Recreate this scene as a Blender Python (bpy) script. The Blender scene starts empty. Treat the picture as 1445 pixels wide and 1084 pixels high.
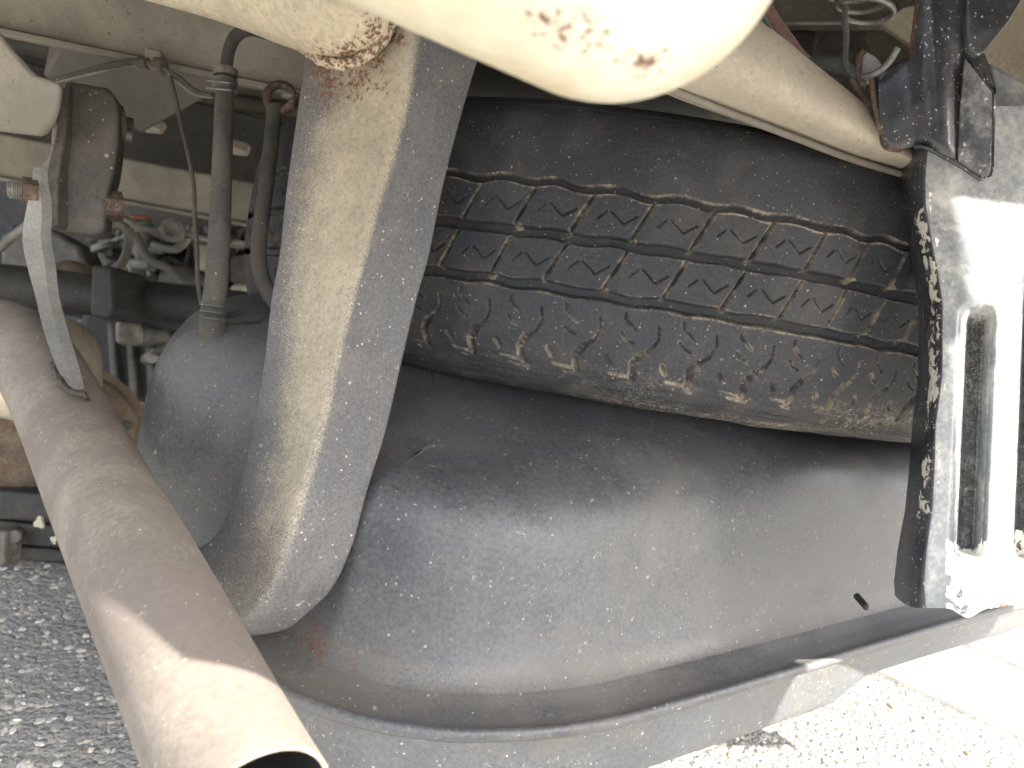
import bpy, bmesh, math, random
import numpy as np
from mathutils import Vector
random.seed(7); rng = np.random.default_rng(7)
scene = bpy.context.scene
C = scene.collection

# ---------------------------------------------------------------- camera
FP, CX, CY, CAMH = 1085.0, 722.5, 542.0, 0.40
PITCH, ROLL = math.radians(12), math.radians(8)
fw = np.array([0, math.cos(PITCH), -math.sin(PITCH)])
u0 = np.array([0, math.sin(PITCH), math.cos(PITCH)])
r0 = np.array([1.0, 0, 0])
RT = math.cos(ROLL)*r0 + math.sin(ROLL)*u0
UP = -math.sin(ROLL)*r0 + math.cos(ROLL)*u0
CAM = np.array([0, 0, CAMH])
cd = bpy.data.cameras.new('camera'); cam = bpy.data.objects.new('camera', cd); C.objects.link(cam)
cd.sensor_width = 36; cd.lens = 36*FP/1445; cd.clip_start = 0.01; cd.clip_end = 400
from mathutils import Matrix
cam.matrix_world = Matrix(((RT[0], UP[0], -fw[0], 0), (RT[1], UP[1], -fw[1], 0), (RT[2], UP[2], -fw[2], CAMH), (0, 0, 0, 1)))
cd.dof.use_dof = True; cd.dof.focus_distance = 0.40; cd.dof.aperture_fstop = 13
scene.camera = cam

# ---------------------------------------------------------------- light
SUN_AZ, SUN_EL = math.radians(55), math.radians(40)      # azimuth from -y towards +x
w = bpy.data.worlds.new('World'); scene.world = w; w.use_nodes = True
nt = w.node_tree; bg = nt.nodes['Background']
sky = nt.nodes.new('ShaderNodeTexSky'); sky.sky_type = 'NISHITA'; sky.sun_disc = False
sd = Vector((math.sin(SUN_AZ)*math.cos(SUN_EL), -math.cos(SUN_AZ)*math.cos(SUN_EL), math.sin(SUN_EL)))
sky.sun_elevation = SUN_EL; sky.sun_rotation = math.atan2(sd.x, sd.y)
sky.dust_density = 3.0; sky.ozone_density = 0.6
hs = nt.nodes.new('ShaderNodeHueSaturation'); hs.inputs['Saturation'].default_value = .55
nt.links.new(sky.outputs[0], hs.inputs['Color']); nt.links.new(hs.outputs[0], bg.inputs['Color']); bg.inputs['Strength'].default_value = 0.15
sl = bpy.data.lights.new('sun', 'SUN'); sl.energy = 4.5; sl.angle = math.radians(0.5); sl.color = (1, .93, .82)
so = bpy.data.objects.new('sun', sl); C.objects.link(so)
so.rotation_euler = (-sd).to_track_quat('-Z', 'Y').to_euler()
so.location = (2, -2, 3)
scene.view_settings.view_transform = 'Standard'; scene.view_settings.look = 'None'
scene.view_settings.exposure = 2.1; scene.view_settings.gamma = 1
scene.view_settings.use_curve_mapping = False
scene.render.engine = 'CYCLES'
scene.cycles.max_bounces = 8; scene.cycles.diffuse_bounces = 5

# ---------------------------------------------------------------- helpers
def ray(px, py): return RT*(px-CX)/FP - UP*(py-CY)/FP + fw
def P(px, py, d): return CAM + ray(px, py)*d
def Gz(px, py, z):
    v = ray(px, py); return CAM + v*((z-CAMH)/v[2])
def Yy(px, py, y):
    v = ray(px, py); return CAM + v*(y/v[1])

def thing(name, label, cat, loc=(0, 0, 0), group=None, kind=None):
    o = bpy.data.objects.new(name, None); C.objects.link(o); o.location = [float(c) for c in loc]; o.empty_display_size = .05
    if label: o['label'] = label
    if cat: o['category'] = cat
    if group: o['group'] = group
    if kind: o['kind'] = kind
    return o
def tag(o, label, cat, group=None):
    o['label'] = label; o['category'] = cat
    if group: o['group'] = group
    return o
def mesh(name, V, Fc, m, parent=None, smooth=True, attrs=None, bevel=0, sub=0, label=None, kind=None, base=None, auto=None):
    """V in world metres; the object's origin goes to its parent's base"""
    V = np.asarray(V, float)
    b = np.array(parent_base(parent)) if parent is not None else (np.array(base, float) if base is not None else V.mean(0)*np.array([1, 1, 1]))
    me = bpy.data.meshes.new(name)
    me.from_pydata((V-b).tolist(), [], [list(map(int, f)) for f in Fc])
    me.validate(); me.update()
    bm = bmesh.new(); bm.from_mesh(me); bmesh.ops.recalc_face_normals(bm, faces=bm.faces); bm.to_mesh(me); bm.free()
    return finish(name, me, b, m, parent, smooth, attrs, bevel, sub, label, kind, auto)
def finish(name, me, b, m, parent, smooth, attrs, bevel, sub, label, kind, auto=None):
    if attrs:
        for k, a in attrs.items():
            at = me.attributes.new(k, 'FLOAT', 'POINT'); at.data.foreach_set('value', np.asarray(a, np.float32))
    me.materials.append(m)
    o = bpy.data.objects.new(name, me); C.objects.link(o)
    if parent is not None: o.parent = parent
    else: o.location = b
    if smooth:
        me.polygons.foreach_set('use_smooth', [True]*len(me.polygons))
    if auto is not None:
        try: me.set_sharp_from_angle(angle=math.radians(auto))
        except Exception: pass
    if bevel:
        bv = o.modifiers.new('bevel', 'BEVEL'); bv.width = bevel; bv.segments = 3; bv.limit_method = 'ANGLE'; bv.angle_limit = math.radians(35)
        bv.harden_normals = False
    if sub:
        s = o.modifiers.new('sub', 'SUBSURF'); s.levels = s.render_levels = sub
    if label: o['label'] = label
    if kind: o['kind'] = kind
    return o
def parent_base(p):
    b = np.zeros(3)
    while p is not None:
        b = b + np.array(p.location); p = p.parent
    return b

def catmull(pts, n=10, closed=False):
    p = np.asarray(pts, float); N = len(p); out = []
    rngk = range(N) if closed else range(N-1)
    for i in rngk:
        if closed: a, b, c, d = p[(i-1) % N], p[i], p[(i+1) % N], p[(i+2) % N]
        else:
            a = p[i-1] if i > 0 else 2*p[0]-p[1]; b = p[i]; c = p[i+1]; d = p[i+2] if i+2 < N else 2*p[-1]-p[-2]
        for k in range(n):
            t = k/n
            out.append(.5*((2*b)+(-a+c)*t+(2*a-5*b+4*c-d)*t*t+(-a+3*b-3*c+d)*t**3))
    if not closed: out.append(p[-1])
    return np.array(out)

def loft(rings, closed_ring=True, cap0=False, cap1=False):
    R_ = np.array(rings); n, m = R_.shape[:2]
    V = R_.reshape(-1, 3).tolist(); Fc = []
    mm = m if closed_ring else m-1
    for i in range(n-1):
        for j in range(mm):
            k = (j+1) % m
            Fc.append((i*m+j, i*m+k, (i+1)*m+k, (i+1)*m+j))
    if cap0: Fc.append(tuple(range(m))[::-1])
    if cap1: Fc.append(tuple((n-1)*m+j for j in range(m)))
    return V, Fc

def tube_data(path, rad, seg=20, cap=True, squash=None):
    p = np.asarray(path, float); n = len(p)
    rad = np.full(n, rad) if np.isscalar(rad) else np.interp(np.linspace(0, 1, n), np.linspace(0, 1, len(rad)), rad)
    T = np.gradient(p, axis=0); T /= np.linalg.norm(T, axis=1)[:, None]+1e-12
    a = np.array([0, 0, 1.0]) if abs(T[0][2]) < .9 else np.array([1.0, 0, 0])
    N_ = a-T[0]*a.dot(T[0]); N_ /= np.linalg.norm(N_); rings = []
    th = np.linspace(0, 2*math.pi, seg, endpoint=False)
    for i in range(n):
        N_ = N_-T[i]*N_.dot(T[i]); N_ /= np.linalg.norm(N_); B = np.cross(T[i], N_)
        rings.append(p[i]+rad[i]*(np.cos(th)[:, None]*N_+np.sin(th)[:, None]*B*(squash or 1)))
    return loft(rings, True, cap, cap)
def tube(name, path, rad, m, parent=None, seg=20, n=8, cap=True, smoothpath=True, **kw):
    pts = catmull(path, n) if smoothpath else np.asarray(path, float)
    V, Fc = tube_data(pts, rad, seg, cap)
    return mesh(name, V, Fc, m, parent, auto=50, **kw)
def pxpath(pts): return [P(*q) for q in pts]

def prism(name, pts, thick, m, parent=None, bevel=.001, smooth=True, attrs=None, **kw):
    """solid plate: front outline (world points), extruded by vector thick"""
    p = np.asarray(pts, float); t = np.asarray(thick, float); n = len(p)
    V = np.vstack([p, p+t]); Fc = [tuple(range(n)), tuple(range(2*n-1, n-1, -1))]
    for i in range(n): j = (i+1) % n; Fc.append((i, n+i, n+j, j))
    return mesh(name, V, Fc, m, parent, smooth=smooth, bevel=bevel, attrs=attrs, auto=40, **kw)
def box_data(c, ax, ay, az):
    c, ax, ay, az = [np.asarray(q, float) for q in (c, ax, ay, az)]
    V = [c+sx*ax+sy*ay+sz*az for sx in (-1, 1) for sy in (-1, 1) for sz in (-1, 1)]
    return V, [(0, 1, 3, 2), (4, 6, 7, 5), (0, 4, 5, 1), (2, 3, 7, 6), (0, 2, 6, 4), (1, 5, 7, 3)]
def box(name, c, ax, ay, az, m, parent=None, bevel=.002, **kw):
    V, Fc = box_data(c, ax, ay, az); return mesh(name, V, Fc, m, parent, smooth=False, bevel=bevel, **kw)
def wbox(name, x0, x1, y0, y1, z0, z1, m, parent=None, bevel=.003, **kw):
    return box(name, ((x0+x1)/2, (y0+y1)/2, (z0+z1)/2), ((x1-x0)/2, 0, 0), (0, (y1-y0)/2, 0), (0, 0, (z1-z0)/2), m, parent, bevel, **kw)

def vnoise(shape, cell, seed=0):
    r = np.random.default_rng(seed); h, w_ = shape; ch, cw = cell
    gh, gw = int(h/ch)+3, int(w_/cw)+3; g = r.random((gh, gw))
    y = np.arange(h)/ch; x = np.arange(w_)/cw; yi = y.astype(int); xi = x.astype(int)
    fy = y-yi; fx = x-xi; fy = fy*fy*(3-2*fy); fx = fx*fx*(3-2*fx)
    a = g[np.ix_(yi, xi)]; b = g[np.ix_(yi, xi+1)]; c = g[np.ix_(yi+1, xi)]; d = g[np.ix_(yi+1, xi+1)]
    return (a*(1-fx)+b*fx)*(1-fy)[:, None]+(c*(1-fx)+d*fx)*fy[:, None]

# ---------------------------------------------------------------- materials
def M(name, base, base2=None, var=3.0, rough=.6, metal=0, dust=None, dust_amt=0.0, dust_scale=30, speck=0.0, speck_scale=220,
      speck_col=(.55, .5, .42), hair=0.0, hair_scale=35, bump=.15, bump_scale=300, rust=None, attr_m=None, attr_r=None,
      grain=.5, coat=0, fleck=None, stretch=None, spec=.5, chips=None):
    m = bpy.data.materials.new(name); m.use_nodes = True; N = m.node_tree.nodes; L = m.node_tree.links
    bs = N['Principled BSDF']; tc = N.new('ShaderNodeTexCoord'); co = tc.outputs['Object']
    if stretch:
        mp = N.new('ShaderNodeMapping'); mp.inputs['Scale'].default_value = stretch; L.new(co, mp.inputs[0]); co = mp.outputs[0]
    def noise(s, d=5, r=.6, c=None, dist=0):
        n = N.new('ShaderNodeTexNoise'); n.inputs['Scale'].default_value = s; n.inputs['Detail'].default_value = d
        n.inputs['Roughness'].default_value = r; n.inputs['Distortion'].default_value = dist; L.new(c or co, n.inputs['Vector']); return n.outputs[0]
    def ramp(v, lo, hi, a=0.0, b=1.0):
        mr = N.new('ShaderNodeMapRange'); mr.interpolation_type = 'SMOOTHSTEP'; mr.clamp = True
        mr.inputs[1].default_value = lo; mr.inputs[2].default_value = hi; mr.inputs[3].default_value = a; mr.inputs[4].default_value = b
        L.new(v, mr.inputs[0]); return mr.outputs[0]
    def mth(op, a, b=None):
        x = N.new('ShaderNodeMath'); x.operation = op
        for i, v in enumerate((a, b)):
            if v is None: continue
            if isinstance(v, (int, float)): x.inputs[i].default_value = v
            else: L.new(v, x.inputs[i])
        return x.outputs[0]
    def mix(f, a, b):
        x = N.new('ShaderNodeMix'); x.data_type = 'RGBA'
        if isinstance(f, (int, float)): x.inputs[0].default_value = f
        else: L.new(f, x.inputs[0])
        for i, v in ((6, a), (7, b)):
            if isinstance(v, tuple): x.inputs[i].default_value = (*v, 1)
            else: L.new(v, x.inputs[i])
        return x.outputs[2]
    b2 = base2 or tuple(c*.7 for c in base)
    col = mix(ramp(noise(var, 6, .65), .35, .65), base, b2)
    rgh = rough
    fine = noise(bump_scale*1.7, 3, .7)
    if grain:
        g = ramp(fine, .3, .7, 1-grain*.35, 1+grain*.3)
        x = N.new('ShaderNodeVectorMath'); x.operation = 'SCALE'; L.new(col, x.inputs[0]); L.new(g, x.inputs['Scale']); col = x.outputs[0]
    dfac = None
    if dust:
        lo = .5+(.5-dust_amt)*.5
        a = mth('ADD', mth('MULTIPLY', noise(dust_scale, 8, .72, dist=.4), .8), mth('MULTIPLY', fine, .2))
        dfac = ramp(a, lo-.12, lo+.12)
        col = mix(mth('MULTIPLY', dfac, .85), col, dust)
    if attr_m:
        at = N.new('ShaderNodeAttribute'); at.attribute_name = 'm'
        g2 = noise(bump_scale*3.5, 3, .8)
        a = mth('ADD', at.outputs['Fac'], mth('MULTIPLY', mth('SUBTRACT', g2, .5), 1.5))
        a = mth('ADD', a, mth('MULTIPLY', mth('SUBTRACT', noise(60, 5, .7), .5), .35))
        mf = ramp(a, .3, .8); mm2 = mix(ramp(noise(35, 6, .7), .3, .7), attr_m, tuple(c_*.72 for c_ in attr_m)); col = mix(mth('MULTIPLY', mf, ramp(noise(bump_scale*1.2, 4, .8), .28, .55, .45, 1)), col, mm2)
    if hair:
        hair_scale *= 2.4; h = noise(hair_scale, 2, .5, dist=1.5); h = mth('ABSOLUTE', mth('SUBTRACT', h, .5)); hl = ramp(h, .001, .007, 1, 0)
        hm = ramp(noise(hair_scale*.9, 2, .5), .62-hair*.12, .68-hair*.12)
        col = mix(mth('MULTIPLY', mth('MULTIPLY', hl, hm), .55), col, speck_col)
    if speck:
        speck_scale *= 3.2; speck *= .55
        for s_, k_ in ((speck_scale, 1), (speck_scale*.5, .16)):
            v = N.new('ShaderNodeTexVoronoi'); v.inputs['Scale'].default_value = s_; v.inputs['Randomness'].default_value = 1
            wv = N.new('ShaderNodeVectorMath'); wv.operation = 'ADD'; L.new(co, wv.inputs[0])
            nn = N.new('ShaderNodeTexNoise'); nn.inputs['Scale'].default_value = s_*1.3; L.new(co, nn.inputs['Vector'])
            sc = N.new('ShaderNodeVectorMath'); sc.operation = 'SCALE'; sc.inputs['Scale'].default_value = .9/s_; L.new(nn.outputs[1], sc.inputs[0]); L.new(sc.outputs[0], wv.inputs[1])
            L.new(wv.outputs[0], v.inputs['Vector'])
            sep = N.new('ShaderNodeSeparateColor'); L.new(v.outputs['Color'], sep.inputs[0])
            on = ramp(sep.outputs[0], 1-speck*k_-.01, 1-speck*k_+.01)
            size = mth('MULTIPLY', sep.outputs[1], .3)
            dot = ramp(mth('SUBTRACT', v.outputs['Distance'], size), .0, .22, .75, 0)
            col = mix(mth('MULTIPLY', dot, on), col, speck_col)
    if chips:      # (colour, amount, scale): torn patches of another colour, driven by attribute 'c'
        at = N.new('ShaderNodeAttribute'); at.attribute_name = 'c'
        a = mth('ADD', at.outputs['Fac'], mth('SUBTRACT', noise(chips[2], 7, .62, dist=1.0), .5))
        a = mth('ADD', a, mth('MULTIPLY', mth('SUBTRACT', noise(chips[2]*.3, 3, .5), .5), .5))
        cf = ramp(a, .60, .64); col = mix(cf, col, chips[0])
    if rust or attr_r:
        rc = mix(noise(160, 6, .8), (.20, .090, .045), (.085, .042, .03))
        if attr_r:
            at = N.new('ShaderNodeAttribute'); at.attribute_name = 'r'
            a = mth('ADD', at.outputs['Fac'], mth('MULTIPLY', mth('SUBTRACT', noise(420, 5, .75), .5), 2.2))
            rf = ramp(a, .62, .85)
        else:
            lo = .5+(.5-rust)*.5; rf = ramp(noise(45, 8, .75), lo-.05, lo+.08)
        col = mix(rf, col, rc)
    L.new(col, bs.inputs['Base Color'])
    if dfac is not None:
        rr = N.new('ShaderNodeMapRange'); rr.inputs[3].default_value = rough; rr.inputs[4].default_value = min(1, rough+.3); L.new(dfac, rr.inputs[0]); L.new(rr.outputs[0], bs.inputs['Roughness'])
    else:
        L.new(ramp(noise(var*4, 5, .6), .3, .7, max(.05, rough-.08), min(1, rough+.1)), bs.inputs['Roughness'])
    bs.inputs['Metallic'].default_value = metal; bs.inputs['Specular IOR Level'].default_value = spec
    bs.inputs['Coat Weight'].default_value = coat; bs.inputs['Coat Roughness'].default_value = .15
    if bump:
        bp = N.new('ShaderNodeBump'); bp.inputs['Strength'].default_value = bump; bp.inputs['Distance'].default_value = .001
        hgt = mth('ADD', noise(bump_scale, 6, .7), mth('MULTIPLY', noise(bump_scale*.12, 4, .6), 2.0))
        L.new(hgt, bp.inputs['Height']); L.new(bp.outputs[0], bs.inputs['Normal'])
    return m

DUST = (.50, .43, .31)
m_tank = M('tank_black_plastic', (.084, .089, .096), (.056, .060, .067), var=7, rough=.38, dust=(.132, .127, .124), dust_amt=.46, dust_scale=9, speck=.06, speck_scale=190,
           speck_col=(.36, .33, .29), hair=.6, hair_scale=45, bump=.10, bump_scale=260, grain=.6, attr_m=(.155, .138, .118), attr_r=True)
m_tank_low = M('tank_lower_plastic', (.105, .114, .124), (.075, .084, .094), var=10, rough=.45, dust=(.14, .13, .115), dust_amt=.40, dust_scale=16, speck=.07, speck_scale=190,
           speck_col=(.5, .45, .38), hair=.8, hair_scale=40, bump=.10, bump_scale=260, grain=.6)
m_tyre = M('tyre_rubber', (.034, .038, .046), (.026, .029, .035), var=14, rough=.62, dust=(.072, .068, .066), dust_amt=.38, dust_scale=30, speck=.06, speck_scale=300,
           speck_col=(.42, .37, .30), bump=.35, bump_scale=520, grain=.7, attr_m=(.30, .255, .19), spec=.35)
m_hook = M('bracket_grey_paint', (.088, .089, .094), (.070, .071, .077), var=10, rough=.55, dust=(.15, .14, .135), dust_amt=.4, dust_scale=22, speck=.08, speck_scale=210,
           speck_col=(.5, .45, .38), hair=.3, hair_scale=50, bump=.2, bump_scale=420, grain=.8, attr_m=(.42, .365, .27), attr_r=True)
m_beige = M('beige_paint', (.50, .44, .33), (.38, .34, .27), var=6, rough=.55, dust=(.34, .30, .24), dust_amt=.45, dust_scale=14, speck=.05, speck_scale=160,
            speck_col=(.12, .10, .08), bump=.12, bump_scale=260, grain=.5)
m_beige_d = M('beige_paint_grimy', (.30, .27, .21), (.21, .19, .155), var=5, rough=.65, dust=(.16, .145, .125), dust_amt=.5, dust_scale=9, speck=.06, speck_scale=150,
            speck_col=(.07, .06, .05), bump=.15, bump_scale=260, grain=.5)
m_beige_r = M('beige_paint_rusting', (.55, .48, .35), (.44, .38, .28), var=12, rough=.5, dust=(.36, .31, .24), dust_amt=.4, dust_scale=22, speck=.04, speck_scale=200,
            speck_col=(.2, .11, .06), bump=.3, bump_scale=200, grain=.6, attr_r=True)
m_bumper = M('bumper_cream_paint', (.76, .72, .60), (.66, .60, .44), var=22, rough=.35, dust=(.5, .42, .27), dust_amt=.35, dust_scale=30, bump=.15, bump_scale=150, grain=.2, attr_r=True)
m_floor = M('underbody_paint', (.20, .18, .145), (.13, .12, .10), var=3, rough=.75, dust=(.085, .08, .072), dust_amt=.5, dust_scale=6, bump=.2, bump_scale=180, speck=.05, speck_scale=120, speck_col=(.05, .045, .04))
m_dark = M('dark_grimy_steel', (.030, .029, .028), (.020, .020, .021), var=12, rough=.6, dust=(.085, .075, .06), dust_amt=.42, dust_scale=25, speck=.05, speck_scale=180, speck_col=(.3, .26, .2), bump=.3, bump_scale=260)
m_rubber = M('grey_rubber', (.072, .066, .060), (.050, .047, .044), var=16, rough=.7, dust=(.12, .108, .09), dust_amt=.45, dust_scale=35, speck=.03, speck_scale=200, bump=.4, bump_scale=320)
m_hose = M('hose_rubber', (.060, .060, .060), (.045, .046, .050), var=14, rough=.6, dust=(.12, .105, .08), dust_amt=.5, dust_scale=22, bump=.2, bump_scale=300, speck=.02)
m_pipe = M('exhaust_dusty_steel', (.255, .225, .185), (.165, .145, .122), var=9, rough=.6, dust=(.16, .135, .12), dust_amt=.52, dust_scale=17, speck=.04, speck_scale=240,
           speck_col=(.5, .44, .36), hair=.5, hair_scale=28, bump=.22, bump_scale=260, grain=.7, attr_r=True)
m_pipe_in = M('soot', (.012, .012, .012), rough=.9, bump=.3)
m_muffler = M('muffler_steel', (.62, .54, .42), (.50, .43, .33), var=15, rough=.38, metal=.35, dust=(.35, .29, .21), dust_amt=.45, dust_scale=30, bump=.1)
m_strap = M('galvanised_strap', (.36, .36, .345), (.27, .27, .26), var=16, rough=.4, metal=.3, bump=.3, bump_scale=300, dust=(.26, .24, .21), dust_amt=.35, dust_scale=80)
m_rust = M('rusty_steel', (.115, .072, .050), (.055, .038, .032), var=70, rough=.85, dust=(.30, .25, .20), dust_amt=.35, dust_scale=120, bump=.8, bump_scale=400)
m_drum = M('rusty_brown_casting', (.15, .105, .07), (.075, .055, .04), var=18, rough=.8, dust=(.22, .18, .13), dust_amt=.42, dust_scale=25, bump=.4, bump_scale=200, rust=.30)
m_light = M('light_dusty_alloy', (.34, .32, .27), (.20, .19, .165), var=20, rough=.5, metal=.2, dust=(.12, .11, .09), dust_amt=.4, dust_scale=30, bump=.3)
m_mid = M('mid_grey_dusty', (.14, .13, .115), (.08, .077, .07), var=20, rough=.6, dust=(.24, .21, .17), dust_amt=.35, dust_scale=30, bump=.3)
m_panel = M('scuffed_black_panel_glare', (.20, .22, .24), (.145, .16, .18), var=12, rough=.33, dust=(.50, .49, .46), dust_amt=.4, dust_scale=30, speck=.03, speck_scale=130,  # pale base puts the sun glare on black paint into the colour
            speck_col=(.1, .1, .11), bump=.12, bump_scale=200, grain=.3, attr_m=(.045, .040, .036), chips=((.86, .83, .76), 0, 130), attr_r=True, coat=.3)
m_edge = M('black_gloss_paint', (.020, .022, .028), (.032, .034, .042), var=15, rough=.30, speck=.22, speck_scale=260, speck_col=(.62, .58, .50), bump=.25, bump_scale=160,
           grain=.3, chips=((.66, .62, .54), 0, 150), attr_r=True, dust=(.075, .08, .09), dust_amt=.42, dust_scale=40, coat=.4)
m_tab = M('scuffed_grey_tab', (.09, .095, .11), (.05, .055, .065), var=40, rough=.4, dust=(.30, .30, .31), dust_amt=.42, dust_scale=60, speck=.3, speck_scale=150, speck_col=(.65, .6, .5), bump=.2)
m_wire_r = M('red_wire', (.36, .15, .14), rough=.5, bump=.05, dust=(.34, .27, .24), dust_amt=.55, dust_scale=120)
m_wire_g = M('green_wire', (.05, .18, .12), rough=.5, bump=.05)
m_wire_w = M('pale_wire', (.30, .30, .27), rough=.5, bump=.05)
m_tape = M('grey_tape', (.12, .125, .125), (.085, .09, .09), rough=.6, bump=.3, var=60)
m_spring = M('dull_spring_wire', (.24, .24, .23), (.17, .17, .165), var=60, rough=.45, metal=.4, bump=.2)
m_orange = M('orange_plastic', (.30, .11, .05), rough=.5); m_green = M('teal_plastic', (.05, .17, .13), rough=.5); m_blue = M('blue_plastic', (.015, .03, .10), rough=.5)
m_cream = M('cream_plastic', (.50, .46, .34), (.40, .37, .28), rough=.5, var=20)

# asphalt with its own nodes
def asphalt():
    m = bpy.data.materials.new('asphalt'); m.use_nodes = True; N = m.node_tree.nodes; L = m.node_tree.links; bs = N['Principled BSDF']
    tc = N.new('ShaderNodeTexCoord'); v = N.new('ShaderNodeTexVoronoi'); v.inputs['Scale'].default_value = 190; L.new(tc.outputs['Object'], v.inputs['Vector'])
    r = N.new('ShaderNodeValToRGB'); sep = N.new('ShaderNodeSeparateColor'); L.new(v.outputs['Color'], sep.inputs[0]); L.new(sep.outputs[0], r.inputs[0])
    e = r.color_ramp.elements; e[0].color = (.28, .275, .26, 1); e[1].color = (.66, .62, .54, 1); e[1].position = 1; x = e.new(.55); x.color = (.34, .34, .33, 1); x = e.new(.86); x.color = (.34, .32, .28, 1)
    n = N.new('ShaderNodeTexNoise'); n.inputs['Scale'].default_value = 420; n.inputs['Detail'].default_value = 6; L.new(tc.outputs['Object'], n.inputs['Vector'])
    n2 = N.new('ShaderNodeTexNoise'); n2.inputs['Scale'].default_value = 3; n2.inputs['Detail'].default_value = 4; L.new(tc.outputs['Object'], n2.inputs['Vector'])
    mr = N.new('ShaderNodeMapRange'); mr.inputs[3].default_value = .55; mr.inputs[4].default_value = 1.4; L.new(n.outputs[0], mr.inputs[0])
    mr2 = N.new('ShaderNodeMapRange'); mr2.inputs[3].default_value = .8; mr2.inputs[4].default_value = 1.2; L.new(n2.outputs[0], mr2.inputs[0])
    mu = N.new('ShaderNodeMath'); mu.operation = 'MULTIPLY'; L.new(mr.outputs[0], mu.inputs[0]); L.new(mr2.outputs[0], mu.inputs[1])
    sc = N.new('ShaderNodeVectorMath'); sc.operation = 'SCALE'; L.new(r.outputs[0], sc.inputs[0]); L.new(mu.outputs[0], sc.inputs['Scale']); L.new(sc.outputs[0], bs.inputs['Base Color'])
    bs.inputs['Roughness'].default_value = .8
    b = N.new('ShaderNodeBump'); b.inputs['Strength'].default_value = .9; b.inputs['Distance'].default_value = .004; b.invert = True
    ad = N.new('ShaderNodeMath'); L.new(v.outputs['Distance'], ad.inputs[0]); L.new(n.outputs[0], ad.inputs[1]); L.new(ad.outputs[0], b.inputs['Height']); L.new(b.outputs[0], bs.inputs['Normal'])
    return m
m_asphalt = asphalt()
m_stone = [M('stone_grey', (.60, .58, .53), (.40, .395, .38), var=160, rough=.7, bump=.3), M('stone_pale', (.62, .58, .50), (.48, .45, .39), var=160, rough=.6, bump=.3),
           M('stone_tan', (.33, .25, .16), (.22, .17, .12), var=160, rough=.7, bump=.3)]
m_slab = M('white_concrete', (.72, .70, .66), (.62, .60, .56), var=20, rough=.75, bump=.3, bump_scale=200, dust=(.5, .47, .42), dust_amt=.3, dust_scale=40)

# ---------------------------------------------------------------- ground
def structure(o): o['kind'] = 'structure'; return o
structure(mesh('ground', [(-150, -150, 0), (150, -150, 0), (150, 150, 0), (-150, 150, 0)], [(0, 1, 2, 3)], m_asphalt, base=(0, 0, 0), smooth=False))
# white concrete slabs beside the car
pv = thing('pavement', 'white concrete slabs laid in a row on the ground beyond the tank', None, (.6, .8, 0)); del pv['label']; pv['kind'] = 'structure'
e0 = Gz(1250, 960, 0); e1 = Gz(1445, 1050, 0); dr = (e1-e0)/np.linalg.norm(e1-e0); nr = np.array([-dr[1], dr[0], 0]); nr *= np.sign(nr[1])
f0 = Gz(1385, 925, 0); wid = abs((f0-e0).dot(nr))
for row in range(5):
    for k in range(-1, 3):
        a = e0+nr*(wid*row+.004)+dr*(k*.6-.35+.17*(row % 2)); b = a+dr*.588; c = b+nr*(wid-.014); d = a+nr*(wid-.014)
        if a[0] > 1.9: continue
        a[2] = b[2] = c[2] = d[2] = 0.006+random.uniform(0, .0015)
        prism('slab', [a, b, c, d], (0, 0, -.02), m_slab, pv, bevel=.0015)
# loose and embedded aggregate
def stones(n, x0, x1, y0, y1, mat, smin, smax, name, skip=None):
    bm = bmesh.new(); bmesh.ops.create_icosphere(bm, subdivisions=1, radius=1); bv = np.array([v.co[:] for v in bm.verts]); bf = np.array([[v.index for v in f.verts] for f in bm.faces]); bm.free()
    Vs, Fs = [], []; c = 0
    for i in range(n):
        x, y = rng.uniform(x0, x1), rng.uniform(y0, y1)
        if skip and skip(x, y): continue
        s = smin+(smax-smin)*rng.random()**2.2; a = rng.uniform(0, 6.28); sc = np.array([s*rng.uniform(.7, 1.3), s*rng.uniform(.5, .9), s*rng.uniform(.25, .5)])
        v = bv*sc*(1+rng.uniform(-.18, .18, (len(bv), 1))); v = np.c_[v[:, 0]*math.cos(a)-v[:, 1]*math.sin(a), v[:, 0]*math.sin(a)+v[:, 1]*math.cos(a), v[:, 2]]
        Vs.append(v+[x, y, sc[2]*.15]); Fs.append(bf+c); c += len(bv)
    V = np.vstack(Vs); Fc = np.vstack(Fs)
    me = bpy.data.meshes.new(name); me.from_pydata(V.tolist(), [], Fc.tolist()); me.update()
    o = finish(name, me, (0, 0, 0), mat, None, False, None, 0, 0, None, 'stuff'); return o
skip = lambda x, y: (np.array([x, y, 0])-e0).dot(nr) > -.01
for nm, mm, n, lab in (('gravel', m_stone[0], 9000, 'grey aggregate stones showing in the worn asphalt'), ('gravel', m_stone[1], 3200, 'pale aggregate stones showing in the worn asphalt'), ('gravel', m_stone[2], 900, 'tan aggregate stones showing in the worn asphalt')):
    o = stones(n, -1.1, .8, .3, 1.6, mm, .0016, .0052, nm, skip); tag(o, lab, 'gravel')

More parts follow.
